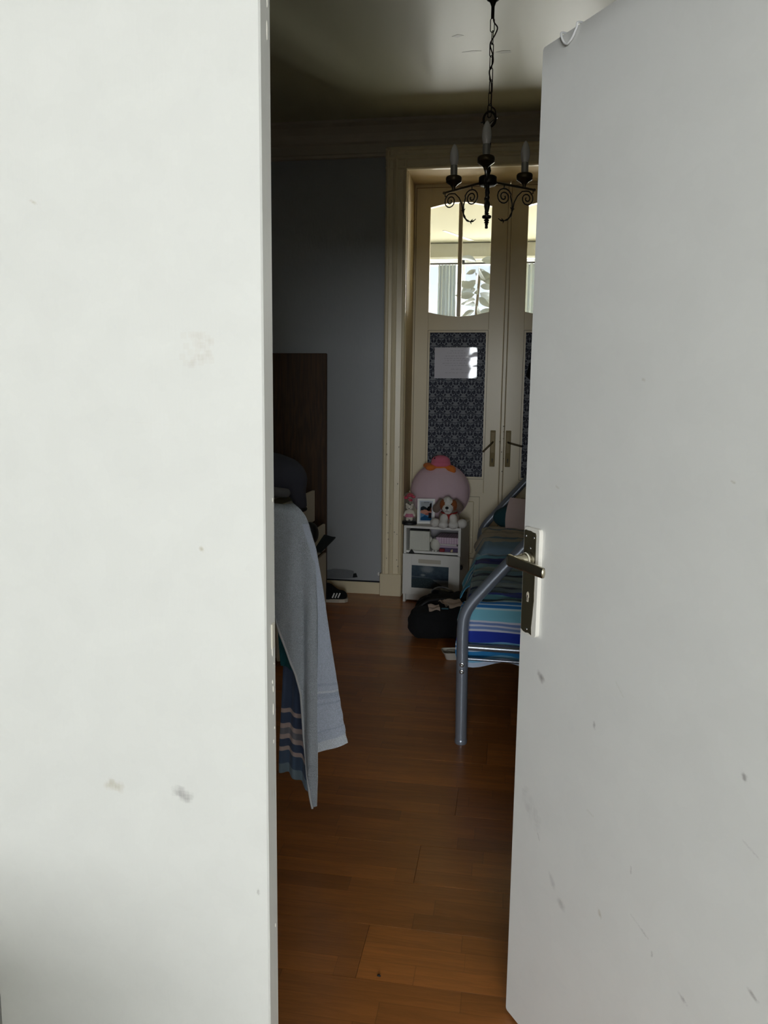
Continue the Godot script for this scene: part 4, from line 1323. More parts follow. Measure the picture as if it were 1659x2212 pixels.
func nightstand() -> void:
	var n := thing("nightstand", "white nightstand with an open compartment over one drawer in front of the glazed doors", "nightstand", V(-0.67, 0, -5.1), -deg_to_rad(5.5))
	var m: Material = MATS.furniture
	var w := 0.39
	var dp := 0.40
	obj("top_panel", G.new().box(V(w * 0.5, 0.522, -dp * 0.5), V(w, 0.016, dp), 0.0015), m, n)
	for x in [0.009, w - 0.009]:
		obj("side_panel", G.new().box(V(x, 0.257, -dp * 0.5), V(0.018, 0.514, dp), 0.0015), m, n)
	obj("back_panel", G.new().box(V(w * 0.5, 0.28, -dp + 0.006), V(w - 0.036, 0.45, 0.006)), mat(rgb(196, 192, 196), 0.6), n)
	obj("shelf", G.new().box(V(w * 0.5, 0.352, -dp * 0.5), V(w - 0.036, 0.016, dp - 0.012), 0.001), m, n)
	obj("plinth", G.new().box(V(w * 0.5, 0.038, -0.022), V(w - 0.036, 0.05, 0.014), 0.001), m, n)
	# drawer: frame front with a grip hollow and a printed glass panel
	var y0 := 0.06
	var y1 := 0.34
	var px0 := 0.062
	var px1 := 0.316
	var py0 := 0.108
	var py1 := 0.264
	var g := G.new()
	g.box(V(px0 * 0.5, (y0 + y1) * 0.5, 0.009), V(px0, y1 - y0, 0.017), 0.001)
	g.box(V((px1 + w) * 0.5, (y0 + y1) * 0.5, 0.009), V(w - px1, y1 - y0, 0.017), 0.001)
	g.box(V((px0 + px1) * 0.5, (y0 + py0) * 0.5, 0.009), V(px1 - px0, py0 - y0, 0.017), 0.001)
	g.box(V((px0 + px1) * 0.5, (y1 + py1) * 0.5, 0.009), V(px1 - px0, y1 - py1, 0.017), 0.001)
	var dr := obj("drawer", g, m, n)
	g = G.new()
	g.extrude(rounded_rect(0.108, 0.28, 0.262, 0.308, 0.004), 0.0172, 0.0182)
	obj("grip", g, mat(rgb(196, 190, 174), 0.5), dr, "beige oblong grip")
	var f := FastNoiseLite.new(); f.seed = 6; f.frequency = 1.0; f.fractal_octaves = 4
	var pic := mat(Color.WHITE, 0.25)
	pic.albedo_texture = pixels(256, 160, func(u: float, v: float) -> Color:
		var n1 := f.get_noise_2d(u * 6.0, v * 5.0)
		var n2 := f.get_noise_2d(u * 14.0 + 9.0, v * 12.0)
		var sky := Color8(78, 96, 108).lerp(Color8(54, 70, 84), clampf(v * 1.6 + n1 * 0.5, 0.0, 1.0))
		var pale_patch := smoothstep(0.16, -0.04, Vector2(u - 0.42 + n1 * 0.05, v - 0.14 + n2 * 0.05).length() - 0.10)  # pale cloudy patch towards the top of the print
		pale_patch = maxf(pale_patch, smoothstep(0.07, -0.02, Vector2((u - 0.31) * 1.0 + n2 * 0.03, v - 0.42).length() - 0.03))
		var band := smoothstep(0.035, 0.0, absf(v - 0.51 - (u - 0.2) * 0.05 + n2 * 0.01)) * smoothstep(0.4, 0.15, absf(u - 0.18)) * 0.6
		var c := sky.lerp(Color8(142, 150, 154), clampf(maxf(pale_patch, band), 0.0, 1.0) * 0.85)
		var ridge: float = 0.55 + maxf(0.0, u - 0.5) * 0.9 + n2 * 0.02 + maxf(0.0, 0.2 - u) * 0.3
		if v > ridge:
			c = Color8(52, 68, 74).lerp(Color8(92, 104, 108), clampf(n2 * 1.2, 0.0, 1.0) * 0.5)
		elif u > 0.54 and v > 0.6:
			c = Color8(112, 120, 124)
		return c)
	g = G.new()
	g.box(V((px0 + px1) * 0.5, (py0 + py1) * 0.5, 0.012), V(px1 - px0, py1 - py0, 0.006))
	obj("glass_print", g, pic, dr, "dark mountain print with a pale cloudy patch behind glass")
	obj("drawer_box", G.new().box(V(w * 0.5, 0.17, -0.17), V(w - 0.05, 0.18, 0.32)), m, dr)
	obj("knob", G.new().ball(V(w + 0.006, 0.262, -0.012), V(0.011, 0.016, 0.013)), MATS.black, n, "small black knob at the side")


func on_the_nightstand() -> void:
	var plushm := bump(mat(Color.WHITE, 0.95), MATS.fine, 0.12, 10.0)
	plushm.vertex_color_use_as_albedo = true
	plushm.rim_enabled = true
	plushm.rim = 0.25
	plushm.rim_tint = 0.5
	# plain round pink cushion
	var pink := Color8(222, 194, 203).srgb_to_linear()
	var cu := thing("round_cushion", "big plain round pink plush cushion standing behind the picture frame on the nightstand", "cushion", V(-0.455, 0.53, -5.37))
	cu.rotation.x = -0.1
	var g := G.new()
	g.blob([[V(0, 0.203, 0), V(0.207, 0.203, 0.135), pink]], 0.012, 0.02, 0.0015)
	obj("body", g, plushm, cu)
	var seam := []
	for k in 48:
		var a := TAU * k / 48
		seam.append(V(cos(a) * 0.207, 0.203 + sin(a) * 0.203, 0))
	g = G.new()
	g.tube(seam, 0.003, 6, true)
	obj("piping", g, mat(rgb(206, 166, 184), 0.9), cu)
	# small pink and orange plush on top of it
	var oc := thing("small_plush", "small pink plush toy with orange frill on top of the round pink cushion", "plush toy", V(-0.462, 0.938, -5.38))
	var rose := Color8(226, 120, 146).srgb_to_linear()
	var orange := Color8(232, 128, 52).srgb_to_linear()
	g = G.new()
	g.blob([[V(0.008, 0.012, 0), V(0.066, 0.042, 0.05), rose], [V(0.02, -0.008, 0.02), V(0.062, 0.022, 0.045), rose], [V(-0.02, -0.008, 0.025), V(0.04, 0.02, 0.04), rose]], 0.007, 0.015, 0.001)
	obj("body", g, plushm, oc)
	g = G.new()
	g.blob([[V(-0.078, -0.02, 0.02), V(0.036, 0.02, 0.035), orange], [V(-0.058, -0.03, 0.06), V(0.036, 0.022, 0.03), orange], [V(0.08, -0.038, 0.03), V(0.034, 0.026, 0.035), orange], [V(0.1, -0.056, 0.03), V(0.018, 0.024, 0.025), orange], [V(0.0, -0.026, 0.02), V(0.07, 0.018, 0.035), orange]], 0.007, 0.015, 0.001)
	obj("frill", g, plushm, oc, "orange frill")
	obj("eye", G.new().ball(V(-0.032, 0.033, 0.034), V(0.006, 0.005, 0.004), Basis(Vector3.BACK, 0.7), 12, 8), MATS.black, oc)
	# bear figurine and red roses under a glass dome
	var dome := V(-0.641, 0.53, -5.165)
	var cl := thing("glass_dome", "small clear glass dome on a black base at the left of the nightstand top", "dome", dome)
	obj("base", G.new().lathe([Vector2(0, 0.0), Vector2(.05, 0.0), Vector2(.051, .004), Vector2(.05, .018), Vector2(.044, .024), Vector2(0, .024)], Transform3D.IDENTITY, 28), MATS.black, cl)
	var prof := []
	for k in 9:
		var a := PI * 0.5 * k / 8
		prof.append(Vector2(0.041 * sin(a), 0.181 + 0.041 * cos(a)))
	prof.append(Vector2(0.041, 0.024))
	obj("glass", G.new().lathe(prof, Transform3D.IDENTITY, 28), MATS.glass, cl)
	obj("lid_knob", G.new().ball(V(0, 0.225, 0), V(0.006, 0.006, 0.006)), mat(rgb(206, 190, 160), 0.4), cl)
	var cream := Color8(232, 222, 204).srgb_to_linear()
	var pinks := Color8(224, 130, 160).srgb_to_linear()
	var be := thing("bear_figurine", "tiny cream teddy bear in a pink skirt standing inside the glass dome", "figurine", dome + V(0, 0.024, 0.004))
	be.scale = V(1.35, 1.25, 1.3)
	g = G.new()
	g.blob([[V(0, 0.074, 0), V(0.019, 0.017, 0.016), cream], [V(-0.015, 0.09, 0), V(0.007, 0.007, 0.005), cream], [V(0.015, 0.09, 0), V(0.007, 0.007, 0.005), cream], [V(0, 0.04, 0), V(0.018, 0.022, 0.015), cream], [V(-0.016, 0.05, 0), V(-0.025, 0.03, 0.006), 0.0075, 0.0065, cream], [V(0.016, 0.05, 0), V(0.025, 0.03, 0.006), 0.0075, 0.0065, cream], [V(-0.009, 0.016, 0.002), V(-0.01, 0.007, 0.006), 0.0085, 0.0075, cream], [V(0.009, 0.016, 0.002), V(0.01, 0.007, 0.006), 0.0085, 0.0075, cream], [V(0, 0.068, 0.014), V(0.008, 0.007, 0.006), cream]], 0.003, 0.004)
	obj("body", g, plushm, be)
	var sk := []
	for k in 2: pass
	g = G.new()
	g.sheet(48, 6, func(u: float, v: float) -> Vector3:
		var a := u * TAU
		var r := 0.019 + v * 0.007 + 0.0018 * sin(a * 11.0) * v
		return V(cos(a) * r, 0.04 - v * 0.018, sin(a) * r * 0.85), 0.0012)
	obj("skirt", g, mat(rgb(216, 116, 150), 0.7), be, "pink skirt")
	for q in [[-0.007, 0.077, 0.0015], [0.007, 0.077, 0.0015], [0.0, 0.07, 0.003]]:
		obj("eye" if q[2] < 0.002 else "nose", G.new().ball(V(q[0], q[1], 0.0165 if q[2] < 0.002 else 0.02), V(q[2], q[2], q[2]), Basis.IDENTITY, 8, 6), MATS.black, be)
	obj("bow", G.new().ball(V(0.004, 0.09, 0.012), V(0.0045, 0.003, 0.003), Basis(Vector3.BACK, -0.6), 10, 6), MATS.black, be)
	var ro := thing("rose_cluster", "cluster of shiny crimson roses above the tiny bear inside the glass dome", "flowers", dome + V(0, 0.158, -0.004))
	ro.scale = V(1.3, 1.2, 1.2)
	var rosem := mat(rgb(206, 18, 70), 0.25)
	rosem.clearcoat_enabled = true
	rosem.clearcoat = 0.7
	var rr := RandomNumberGenerator.new(); rr.seed = 5
	for q in [[0.004, 0.036, 0.006, 0.019], [-0.02, 0.02, 0.004, 0.015], [0.02, 0.026, 0.004, 0.014], [0.004, 0.008, 0.012, 0.014], [-0.008, 0.03, -0.012, 0.015]]:
		var p := V(q[0], q[1], q[2])
		var rad: float = q[3]
		g = G.new()
		g.ball(p, V(0.5, 0.55, 0.5) * rad, Basis.IDENTITY, 12, 8)
		for k in 7:
			var a := k * 2.4 + rr.randf()
			var d := V(cos(a), 0.35 * sin(k * 1.9), sin(a))
			g.ball(p + d * rad * 0.5, V(0.62, 0.5, 0.22) * rad, Basis.looking_at(d, Vector3.UP), 10, 6)
		obj("rose", g, rosem, ro)
	obj("stem", G.new().tube([V(0.0, -0.108, -0.02), V(0.002, -0.04, -0.02), V(0, 0.03, -0.008)], 0.002, 6), mat(rgb(150, 140, 110), 0.5), ro)
	# picture frame
	var fr := thing("picture_frame", "white picture frame with a family snapshot leaning in front of the pink cushion", "picture frame", V(-0.532, 0.531, -5.2), 0.1)
	fr.rotation.x = -0.13
	obj("frame", ring_frame(-0.06, 0.0, 0.06, 0.172, 0.014, -0.008, 0.008), MATS.furniture, fr)
	obj("mat_board", ring_frame(-0.047, 0.013, 0.047, 0.159, 0.009, -0.004, 0.001), mat(rgb(206, 214, 222), 0.7), fr, "pale blue mount")
	obj("backing", G.new().box(V(0, 0.086, -0.008), V(0.112, 0.164, 0.003)), MATS.black, fr)
	obj("prop", G.new().box(V(0, 0.06, -0.03), V(0.03, 0.11, 0.003), 0.0, Basis(Vector3.RIGHT, 0.35)), MATS.black, fr)
	var ff := FastNoiseLite.new(); ff.seed = 3; ff.frequency = 1.0
	var snap := mat(Color.WHITE, 0.85)
	snap.metallic_specular = 0.2
	snap.albedo_texture = pixels(96, 160, func(u: float, v: float) -> Color:
		var n := ff.get_noise_2d(u * 5.0, v * 6.0) * 0.05
		var c := Color8(176, 182, 186)
		if v > 0.25 + absf(u - 0.3) * 0.2 + n: c = Color8(44, 50, 56)
		if v > 0.02 and u > 1.02 - v * 1.25 + n * 2.0: c = Color8(22, 18, 18)
		if v > 0.17 and u > 1.2 - v * 0.85 + n: c = Color8(112, 62, 44)
		if v + n > 0.42 + absf(u - 0.35) * 0.16: c = Color8(212, 152, 130)
		if v + n > 0.55 + absf(u - 0.75) * 0.3: c = Color8(190, 112, 92)
		if v > 0.60 + u * 0.16 + n: c = Color8(104, 146, 184)
		if v > 0.70 + absf(u - 0.45) * 0.35 + n: c = Color8(40, 88, 132)
		if v > 0.58 and u > 0.72 and v < 0.86: c = Color8(44, 40, 46)
		if v < 0.07 and u > 0.3 and u < 0.75 and fposmod(u * 22.0 + n * 20.0, 1.0) < 0.6: c = Color8(110, 112, 116)
		return c)
	g = G.new()
	g.quad(V(-0.04, 0.02, -0.003), V(0.04, 0.02, -0.003), V(0.04, 0.152, -0.003), V(-0.04, 0.152, -0.003), V(0, 0, 1))
	obj("photo", g, snap, fr)
	# plush dog
	var brown := Color8(150, 128, 112).srgb_to_linear()
	var rust := Color8(146, 82, 40).srgb_to_linear()
	var white := Color8(226, 222, 216).srgb_to_linear()
	var ear := Color8(128, 110, 98).srgb_to_linear()
	var dg := thing("plush_dog", "seated brown and white plush dog with red neckerchief on the nightstand", "plush toy", V(-0.366, 0.53, -5.1), 0.0)
	g = G.new()
	g.blob([[V(0, 0.065, -0.03), V(0.062, 0.068, 0.05), brown], [V(-0.045, 0.075, -0.005), V(-0.05, 0.02, 0.04), 0.024, 0.02, brown], [V(0.045, 0.075, -0.005), V(0.05, 0.02, 0.04), 0.024, 0.02, brown]], 0.007, 0.02, 0.003)
	obj("body", g, plushm, dg)
	g = G.new()
	g.blob([[V(-0.012, 0.155, 0), V(0.042, 0.052, 0.042), white], [V(-0.04, 0.15, 0.012), V(0.026, 0.036, 0.03), rust], [V(0.03, 0.15, 0.01), V(0.026, 0.038, 0.03), rust], [V(-0.007, 0.175, 0.022), V(0.02, 0.034, 0.026), white], [V(-0.009, 0.128, 0.04), V(0.034, 0.027, 0.028), white], [V(-0.006, 0.108, 0.03), V(0.024, 0.02, 0.022), white]], 0.006, 0.012, 0.002)
	obj("head", g, plushm, dg)
	for s in [-1.0, 1.0]:
		g = G.new()
		g.blob([[V(-0.008 + s * 0.05, 0.172, -0.004), V(-0.008 + s * 0.074, 0.14 if s > 0 else 0.128, 0.004), 0.02, 0.026, ear], [V(-0.008 + s * 0.08, 0.132 if s > 0 else 0.12, 0.004), V(0.022, 0.026, 0.014), ear]], 0.006, 0.015, 0.003)
		obj("ear", g, plushm, dg)
		obj("eye", G.new().ball(V(-0.009 + s * 0.024, 0.157, 0.038), V(0.0045, 0.005, 0.003), Basis.IDENTITY, 10, 8), mat(rgb(40, 22, 12), 0.15), dg)
		g = G.new()
		g.blob([[V(s * 0.03, 0.07, 0.034), V(s * 0.036, 0.024, 0.056), 0.026, 0.026, white], [V(s * 0.034, 0.024, 0.064), V(0.034, 0.024, 0.028), white]], 0.006, 0.012, 0.003)
		obj("foreleg", g, plushm, dg)
		g = G.new()
		g.blob([[V(s * 0.09, 0.031, 0.03), V(0.033, 0.032, 0.036), white]], 0.006, 0.012, 0.003)
		obj("hind_paw", g, plushm, dg)
	obj("nose", G.new().ball(V(-0.011, 0.138, 0.067), V(0.0115, 0.0095, 0.008), Basis.IDENTITY, 14, 10), mat(rgb(12, 12, 14), 0.3), dg)
	g = G.new()
	g.tube(curve([V(-0.03, 0.117, 0.052), V(-0.02, 0.113, 0.063), V(-0.01, 0.117, 0.0675), V(0.0, 0.113, 0.063), V(0.011, 0.117, 0.052)], 6), 0.0011, 6)
	g.tube([V(-0.011, 0.13, 0.069), V(-0.01, 0.117, 0.068)], 0.0011, 6)
	obj("mouth", g, mat(rgb(60, 40, 34), 0.8), dg)
	g = G.new()
	g.extrude(poly([-.045, .1, .042, .1, .004, .055]), 0.036, 0.04)
	g.tube(curve([V(-0.05, 0.1, -0.02), V(-0.046, 0.1, 0.02), V(0.0, 0.092, 0.04), V(0.046, 0.1, 0.02), V(0.05, 0.1, -0.02)], 6), 0.005, 8)
	obj("neckerchief", g, mat(rgb(150, 30, 26), 0.8), dg, "red neckerchief")


func in_the_nightstand() -> void:
	var n := Transform3D(Basis(Vector3.UP, -deg_to_rad(5.5)), V(-0.67, 0, -5.1))
	var turn := -deg_to_rad(5.5)
	var y := 0.3605
	var lumpy := bump(mat(rgb(222, 222, 210), 0.85), MATS.coarse, 0.2, 5.0)
	single("white_box", G.new().box(V(0, 0.066, 0), V(0.138, 0.132, 0.05), 0.002), lumpy, "square white box standing at the left in the nightstand compartment", "box", n * V(0.104, y, -0.05), turn + 0.02)
	single("dark_strip", G.new().box(V(0, 0.005, 0), V(0.13, 0.008, 0.04), 0.002), MATS.black, "dark flat strip lying on the square white box under the nightstand top", "case", n * V(0.1, y + 0.1325, -0.055), turn)  # dark stuff above the box, built as a flat strip
	# paper rose leaning against the books
	var r := thing("paper_rose", "white crumpled paper rose between the white box and the books in the nightstand", "paper flower", n * V(0.214, y, -0.045), turn)
	r.scale = Vector3.ONE * 1.5
	var g := G.new()
	g.ball(V(0, 0.028, 0), V(0.0225, 0.028, 0.0215), Basis.IDENTITY, 16, 12)
	obj("core", g, mat(rgb(228, 226, 214), 0.8), r)
	for k in 6:
		var a := k * 1.05
		g = G.new()
		g.sheet(8, 8, func(u: float, v: float) -> Vector3:
			var b := a + (u - 0.5) * 1.5
			var rr := 0.0235 * sin(0.25 + v * 2.3)
			return V(cos(b) * rr, 0.028 - 0.0285 * cos(0.25 + v * 2.3) + 0.004 * sin(u * PI) * v, sin(b) * rr), 0.0012)
		obj("petal", g, mat(rgb(226, 224, 212), 0.8), r)
	g = G.new()
	g.ball(V(-0.03, 0.05, -0.01), V(0.012, 0.015, 0.01), Basis(Vector3.BACK, 0.5), 12, 8)
	obj("bud", g, mat(rgb(222, 220, 210), 0.8), r)
	# flat stack at the right
	var gp := "books and boxes stacked at the right in the nightstand"
	single("booklet", G.new().box(V(0, 0.013, 0), V(0.13, 0.026, 0.16), 0.002), mat(rgb(92, 74, 112), 0.6), "purple booklet at the bottom of the stack in the nightstand", "booklet", n * V(0.305, y, -0.11), turn, gp)
	single("red_case", G.new().box(V(0, 0.011, 0), V(0.036, 0.022, 0.02), 0.003), mat(rgb(140, 24, 40), 0.5), "small dark red case in front of the purple booklet in the nightstand", "case", n * V(0.262, y, -0.018), turn)
	single("small_ornament", G.new().blob([[V(0, 0.008, 0), V(0.009, 0.009, 0.008), Color.WHITE], [V(0.004, 0.016, 0), V(0.006, 0.006, 0.005), Color.WHITE]], 0.003, 0.004), mat(rgb(214, 196, 160), 0.5), "tiny cream ornament before the right end of the purple booklet", "ornament", n * V(0.327, y, -0.018), turn)
	single("booklet", G.new().box(V(0, 0.007, 0), V(0.14, 0.014, 0.17), 0.001), mat(rgb(196, 176, 196), 0.6), "lilac booklet lying on the purple booklet in the nightstand", "booklet", n * V(0.3, y + 0.0265, -0.115), turn + 0.02, gp)
	single("booklet", G.new().box(V(0, 0.006, 0), V(0.13, 0.012, 0.16), 0.001), mat(rgb(214, 206, 206), 0.6), "white booklet under the pink checked box in the nightstand", "booklet", n * V(0.296, y + 0.041, -0.11), turn - 0.03, gp)
	var check := mat(Color.WHITE, 0.7)
	check.albedo_texture = pixels(64, 64, func(u: float, v: float) -> Color:
		var a := 1 if fposmod(u * 9.0, 1.0) < 0.5 else 0
		var b := 1 if fposmod(v * 4.0, 1.0) < 0.5 else 0
		return [Color8(232, 216, 226), Color8(214, 188, 206), Color8(194, 160, 186)][a + b])
	single("checked_box", G.new().box(V(0, 0.022, 0), V(0.155, 0.044, 0.17), 0.003), check, "flat box in pink and white checks on top of the stack in the nightstand", "box", n * V(0.293, y + 0.0535, -0.11), turn + 0.015, gp)
	g = G.new()
	g.extrude(poly([-.02, 0, .02, 0, .002, .025, -.004, .023]), 0.0, 0.006)
	single("black_triangle", g, MATS.black, "black felt triangle standing at the front edge of the nightstand shelf", "felt piece", n * V(0.057, y - 0.016, 0.0), turn)
	for k in 2:
		single("white_bead", G.new().ball(V(0, 0.005, 0), V(0.0055, 0.006, 0.0055), Basis.IDENTITY, 12, 8), MATS.furniture, ["white bead on the nightstand shelf under the paper rose, nearer the white box", "white bead on the nightstand shelf under the paper rose, nearer the books"][k], "bead", n * V(0.201 + k * 0.02, y, -0.012), 0.0, "white beads on the shelf")


func bed() -> void:
	var tubem := mat(rgb(140, 148, 160), 0.32, 0.45)
	tubem.clearcoat_enabled = true
	tubem.clearcoat = 0.5
	tubem.clearcoat_roughness = 0.2
	var railm := mat(rgb(150, 156, 166), 0.28, 0.8)
	var b := thing("bed_frame", "grey tubular metal bed frame with a bent front post beside the open door", "bed frame", V(-0.147, 0, -2.96))
	var shape := [V(0.004, 0.014, 0), V(0.002, 0.2, 0), V(0, 0.4, 0), V(0.0, 0.48, 0), V(0.005, 0.528, 0), V(0.023, 0.57, 0), V(0.064, 0.624, 0), V(0.197, 0.781, 0), V(0.4, 1.02, 0), V(0.52, 1.17, 0), V(0.565, 1.26, 0), V(0.575, 1.36, 0), V(0.575, 1.75, 0)]
	for k in 2:
		var z := -2.0 * k
		var pts := []
		for p in curve(shape, 8): pts.append(p + V(0, 0, z))
		obj("post", G.new().tube(pts, 0.0235, 20), tubem, b)
		obj("foot_cap", G.new().lathe([Vector2(0, 0), Vector2(.0235, 0), Vector2(.0252, .004), Vector2(.0252, .016), Vector2(.0236, .02)], Transform3D(Basis.IDENTITY, V(0.004, 0, z)), 24), tubem, b)
		obj("post", G.new().tube([V(1.36, 0, z), V(1.36, 1.75, z)], 0.0235, 16), tubem, b)
		obj("end_rail", G.new().tube([V(0.012, 0.4, z - 0.012), V(1.36, 0.39, z - 0.012)], 0.0135, 14), railm, b, "bright steel end rail")
		obj("end_rail", G.new().tube([V(0.012, 0.352, z - 0.01), V(1.36, 0.345, z - 0.01)], 0.0062, 10), railm, b, "thin steel end rail")
		obj("end_rail", G.new().tube([V(0.575, 1.6, z), V(1.36, 1.6, z)], 0.0135, 12), railm, b)
		for y in [0.337, 0.308]:
			var bl := G.new()
			bl.lathe([Vector2(0, .0252), Vector2(.0095, .0252), Vector2(.0095, .0275), Vector2(.008, .029), Vector2(.0055, .0292), Vector2(.0045, .0276), Vector2(0, .0272)], Transform3D(Basis(V(1, 0, 0), V(0, 0, 1), V(0, -1, 0)), V(0.001, y, z - 0.002)), 18)
			obj("bolt", bl, MATS.steel, b, "bright steel bolt")
	for q in [[0.05, 0.385], [1.3, 0.385], [0.575, 1.6], [1.36, 1.6]]:
		obj("side_rail", G.new().tube([V(q[0], q[1], -0.1 if q[1] < 1.0 else 0.0), V(q[0], q[1], -1.98)], 0.015, 12), tubem, b)
	obj("bracket", G.new().box(V(0.014, 0.42, -0.05), V(0.004, 0.05, 0.03), 0.001), MATS.steel, b)
	obj("ladder_tube", G.new().tube([V(0.12, 0.69, -1.95), V(0.3, 0.9, -1.95), V(0.52, 1.17, -1.95)], 0.012, 12), tubem, b)
	obj("bolt", G.new().lathe([Vector2(0, 0), Vector2(.0095, 0), Vector2(.0095, .004), Vector2(.006, .006), Vector2(.005, .004), Vector2(0, .004)], Transform3D(Basis(V(1, 0, 0), V(0, 0, 1), V(0, -1, 0)), V(0.2, 0.765, -1.972)), 16), MATS.steel, b)

	var g := G.new()
	g.box(V(0.62, 0.468, -1.03), V(1.16, 0.15, 1.84), 0.04)
	single("mattress", g, mat(rgb(120, 128, 136), 0.9), "grey futon mattress under the blue striped cover on the bed frame", "mattress", b.position)

	# striped cover: along the seat, over the near end and down in front
	var L := 2.092
	var seq := [[-4.9, rgb(183, 183, 170)], [-4.2, rgb(146, 183, 195)], [-4.02, rgb(117, 183, 207)], [-3.97, rgb(26, 39, 134)], [-3.83, rgb(117, 165, 183)], [-3.74, rgb(146, 163, 168)], [-3.66, rgb(97, 134, 153)], [-3.60, rgb(36, 53, 85)], [-3.56, rgb(134, 156, 165)], [-3.47, rgb(102, 126, 146)], [-3.42, rgb(146, 163, 173)], [-3.36, rgb(36, 58, 109)], [-3.31, rgb(117, 141, 163)], [-3.24, rgb(26, 58, 165)], [-3.17, rgb(85, 158, 183)], [-3.12, rgb(43, 85, 109)]]
	var im := Image.create(4, 1024, false, Image.FORMAT_RGB8)
	var list := []
	for q in seq: list.append([q[0] + 4.9, q[1]])
	for q in [[1.813, rgb(116, 178, 184)], [1.827, rgb(190, 206, 212)], [1.834, rgb(40, 112, 178)], [1.848, rgb(180, 200, 210)], [1.855, rgb(36, 108, 172)], [1.868, rgb(176, 202, 208)], [1.875, rgb(120, 186, 206)], [1.911, rgb(204, 206, 220)], [1.919, rgb(112, 136, 188)], [1.928, rgb(204, 206, 220)], [1.936, rgb(112, 136, 188)], [1.946, rgb(206, 208, 222)], [1.956, rgb(28, 52, 160)], [1.996, rgb(120, 176, 214)], [2.006, rgb(206, 214, 226)], [2.014, rgb(60, 130, 190)], [2.022, rgb(190, 206, 224)], [2.032, rgb(38, 128, 190)], [2.06, rgb(120, 180, 214)], [2.074, rgb(190, 206, 228)]]: list.append(q)
	for y in 1024:
		var s := (y + 0.5) / 1024 * L
		var cc: Color = list[0][1]
		for q in list:
			if s >= q[0]: cc = q[1]
		for x in 4: im.set_pixel(x, y, cc)
	var cloth := mat(Color.WHITE, 0.92)
	cloth.albedo_texture = ImageTexture.create_from_image(im)
	cloth.rim_enabled = true
	cloth.rim = 0.2
	var wr := FastNoiseLite.new(); wr.seed = 17; wr.frequency = 3.2; wr.fractal_octaves = 3
	var path := func(s: float) -> Vector3:         # profile along the length: z and y
		if s < 1.82:
			return V(0, 0.562 + 0.018 * sin(s * 3.0 + 1.0) * 0.3, -4.9 + s)
		var t := s - 1.82
		var r := 0.045
		var q := t / r
		if q < PI * 0.5:
			return V(0, 0.562 - r + cos(q) * r + 0.006, -3.08 + sin(q) * r)
		return V(0, 0.562 - r - (t - r * PI * 0.5), -3.035 + 0.02 * smoothstep(0.0, 0.15, t))
	var C := thing("striped_cover", "blue, teal and white striped cover spread over the futon and hanging over its near end", "bed cover")
	g = G.new()
	g.sheet(40, 150, func(u: float, v: float) -> Vector3:
		var s := v * L
		var p: Vector3 = path.call(s)
		var x := -0.135 - 0.04 * smoothstep(1.75, 1.95, s) + u * 0.9
		var n1 := wr.get_noise_2d(x * 1.2, s * 2.6) * 0.016
		var e := clampf(1.0 - u * 30.0, 0.0, 1.0)
		var over := smoothstep(1.8, 1.9, s)
		return V(x + 0.008 * wr.get_noise_2d(s * 2.0, 4.0), p.y + n1 * (1.0 - over) - 0.012 * e * (1.0 - over) + over * 0.012 * smoothstep(1.95, 2.09, s) * sin(x * 23.0 + 1.0), p.z + n1 * 1.4 * over), 0.004)
	obj("top_and_near_drop", g, cloth, C)
	g = G.new()
	g.sheet(10, 110, func(u: float, v: float) -> Vector3:
		var s := 0.35 + v * 1.52
		var p: Vector3 = path.call(minf(s, 1.82))
		var zz: float = minf(-4.9 + s, -3.03)
		var drop := 0.11 + 0.025 * sin(s * 5.0) + 0.03 * smoothstep(1.2, 0.7, s)
		var q := 1.0 - u
		return V(-0.135 - 0.022 * sin(q * PI * 0.6) - 0.02 * q * smoothstep(1.1, 0.8, s) + 0.006 * sin(s * 22.0) * q, p.y - 0.008 - q * drop + wr.get_noise_2d(-0.16, s * 2.6) * 0.016 * u, zz), 0.004, V2(1.0, 1.0))
	for q in g.uv.size():
		g.uv[q] = Vector2(g.uv[q].x, (0.35 + g.uv[q].y * 1.52) / L)
	obj("side_drop", g, cloth, C)
	# one corner of the cover sticking out over the side
	var fm := mat(Color.WHITE, 0.92)
	fm.albedo_texture = bands([[.12, rgb(70, 150, 196)], [.2, rgb(190, 214, 228)], [.42, rgb(90, 170, 206)], [.5, rgb(196, 216, 230)], [.58, rgb(60, 140, 190)], [.66, rgb(196, 216, 230)], [1.0, rgb(96, 174, 210)]])
	g = G.new()
	g.sheet(12, 16, func(u: float, v: float) -> Vector3:
		var top := V(-0.142, 0.545 - 0.02 * v, lerpf(-3.98, -3.5, v))
		var low := V(-0.188 - 0.004 * sin(v * 8.0), 0.485 - 0.015 * v, lerpf(-3.72, -3.46, v))
		return top.lerp(low, u) + V(0.004 * sin(u * 5.0 + v * 9.0), 0.006 * sin(u * PI), 0), 0.004)
	for q in g.uv.size(): g.uv[q] = Vector2(g.uv[q].x, g.uv[q].y)
	obj("loose_corner", g, fm, C, "pale blue striped loose corner of the cover")
	# folded blanket, pillow and cushion at the far end
	g = G.new()
	var bl := bump(mat(Color.WHITE, 0.95), MATS.fine, 0.15, 7.0)
	bl.uv1_triplanar = false
	bl.heightmap_enabled = false
	bl.uv1_scale = Vector3.ONE
	bl.albedo_texture = bands([[.12, rgb(176, 170, 158)], [.2, rgb(150, 152, 150)], [.3, rgb(182, 174, 162)], [.34, rgb(100, 124, 146)], [.45, rgb(182, 174, 164)], [.52, rgb(160, 156, 150)], [.7, rgb(184, 176, 166)], [.74, rgb(110, 132, 152)], [.85, rgb(172, 170, 164)], [1.0, rgb(120, 146, 166)]])
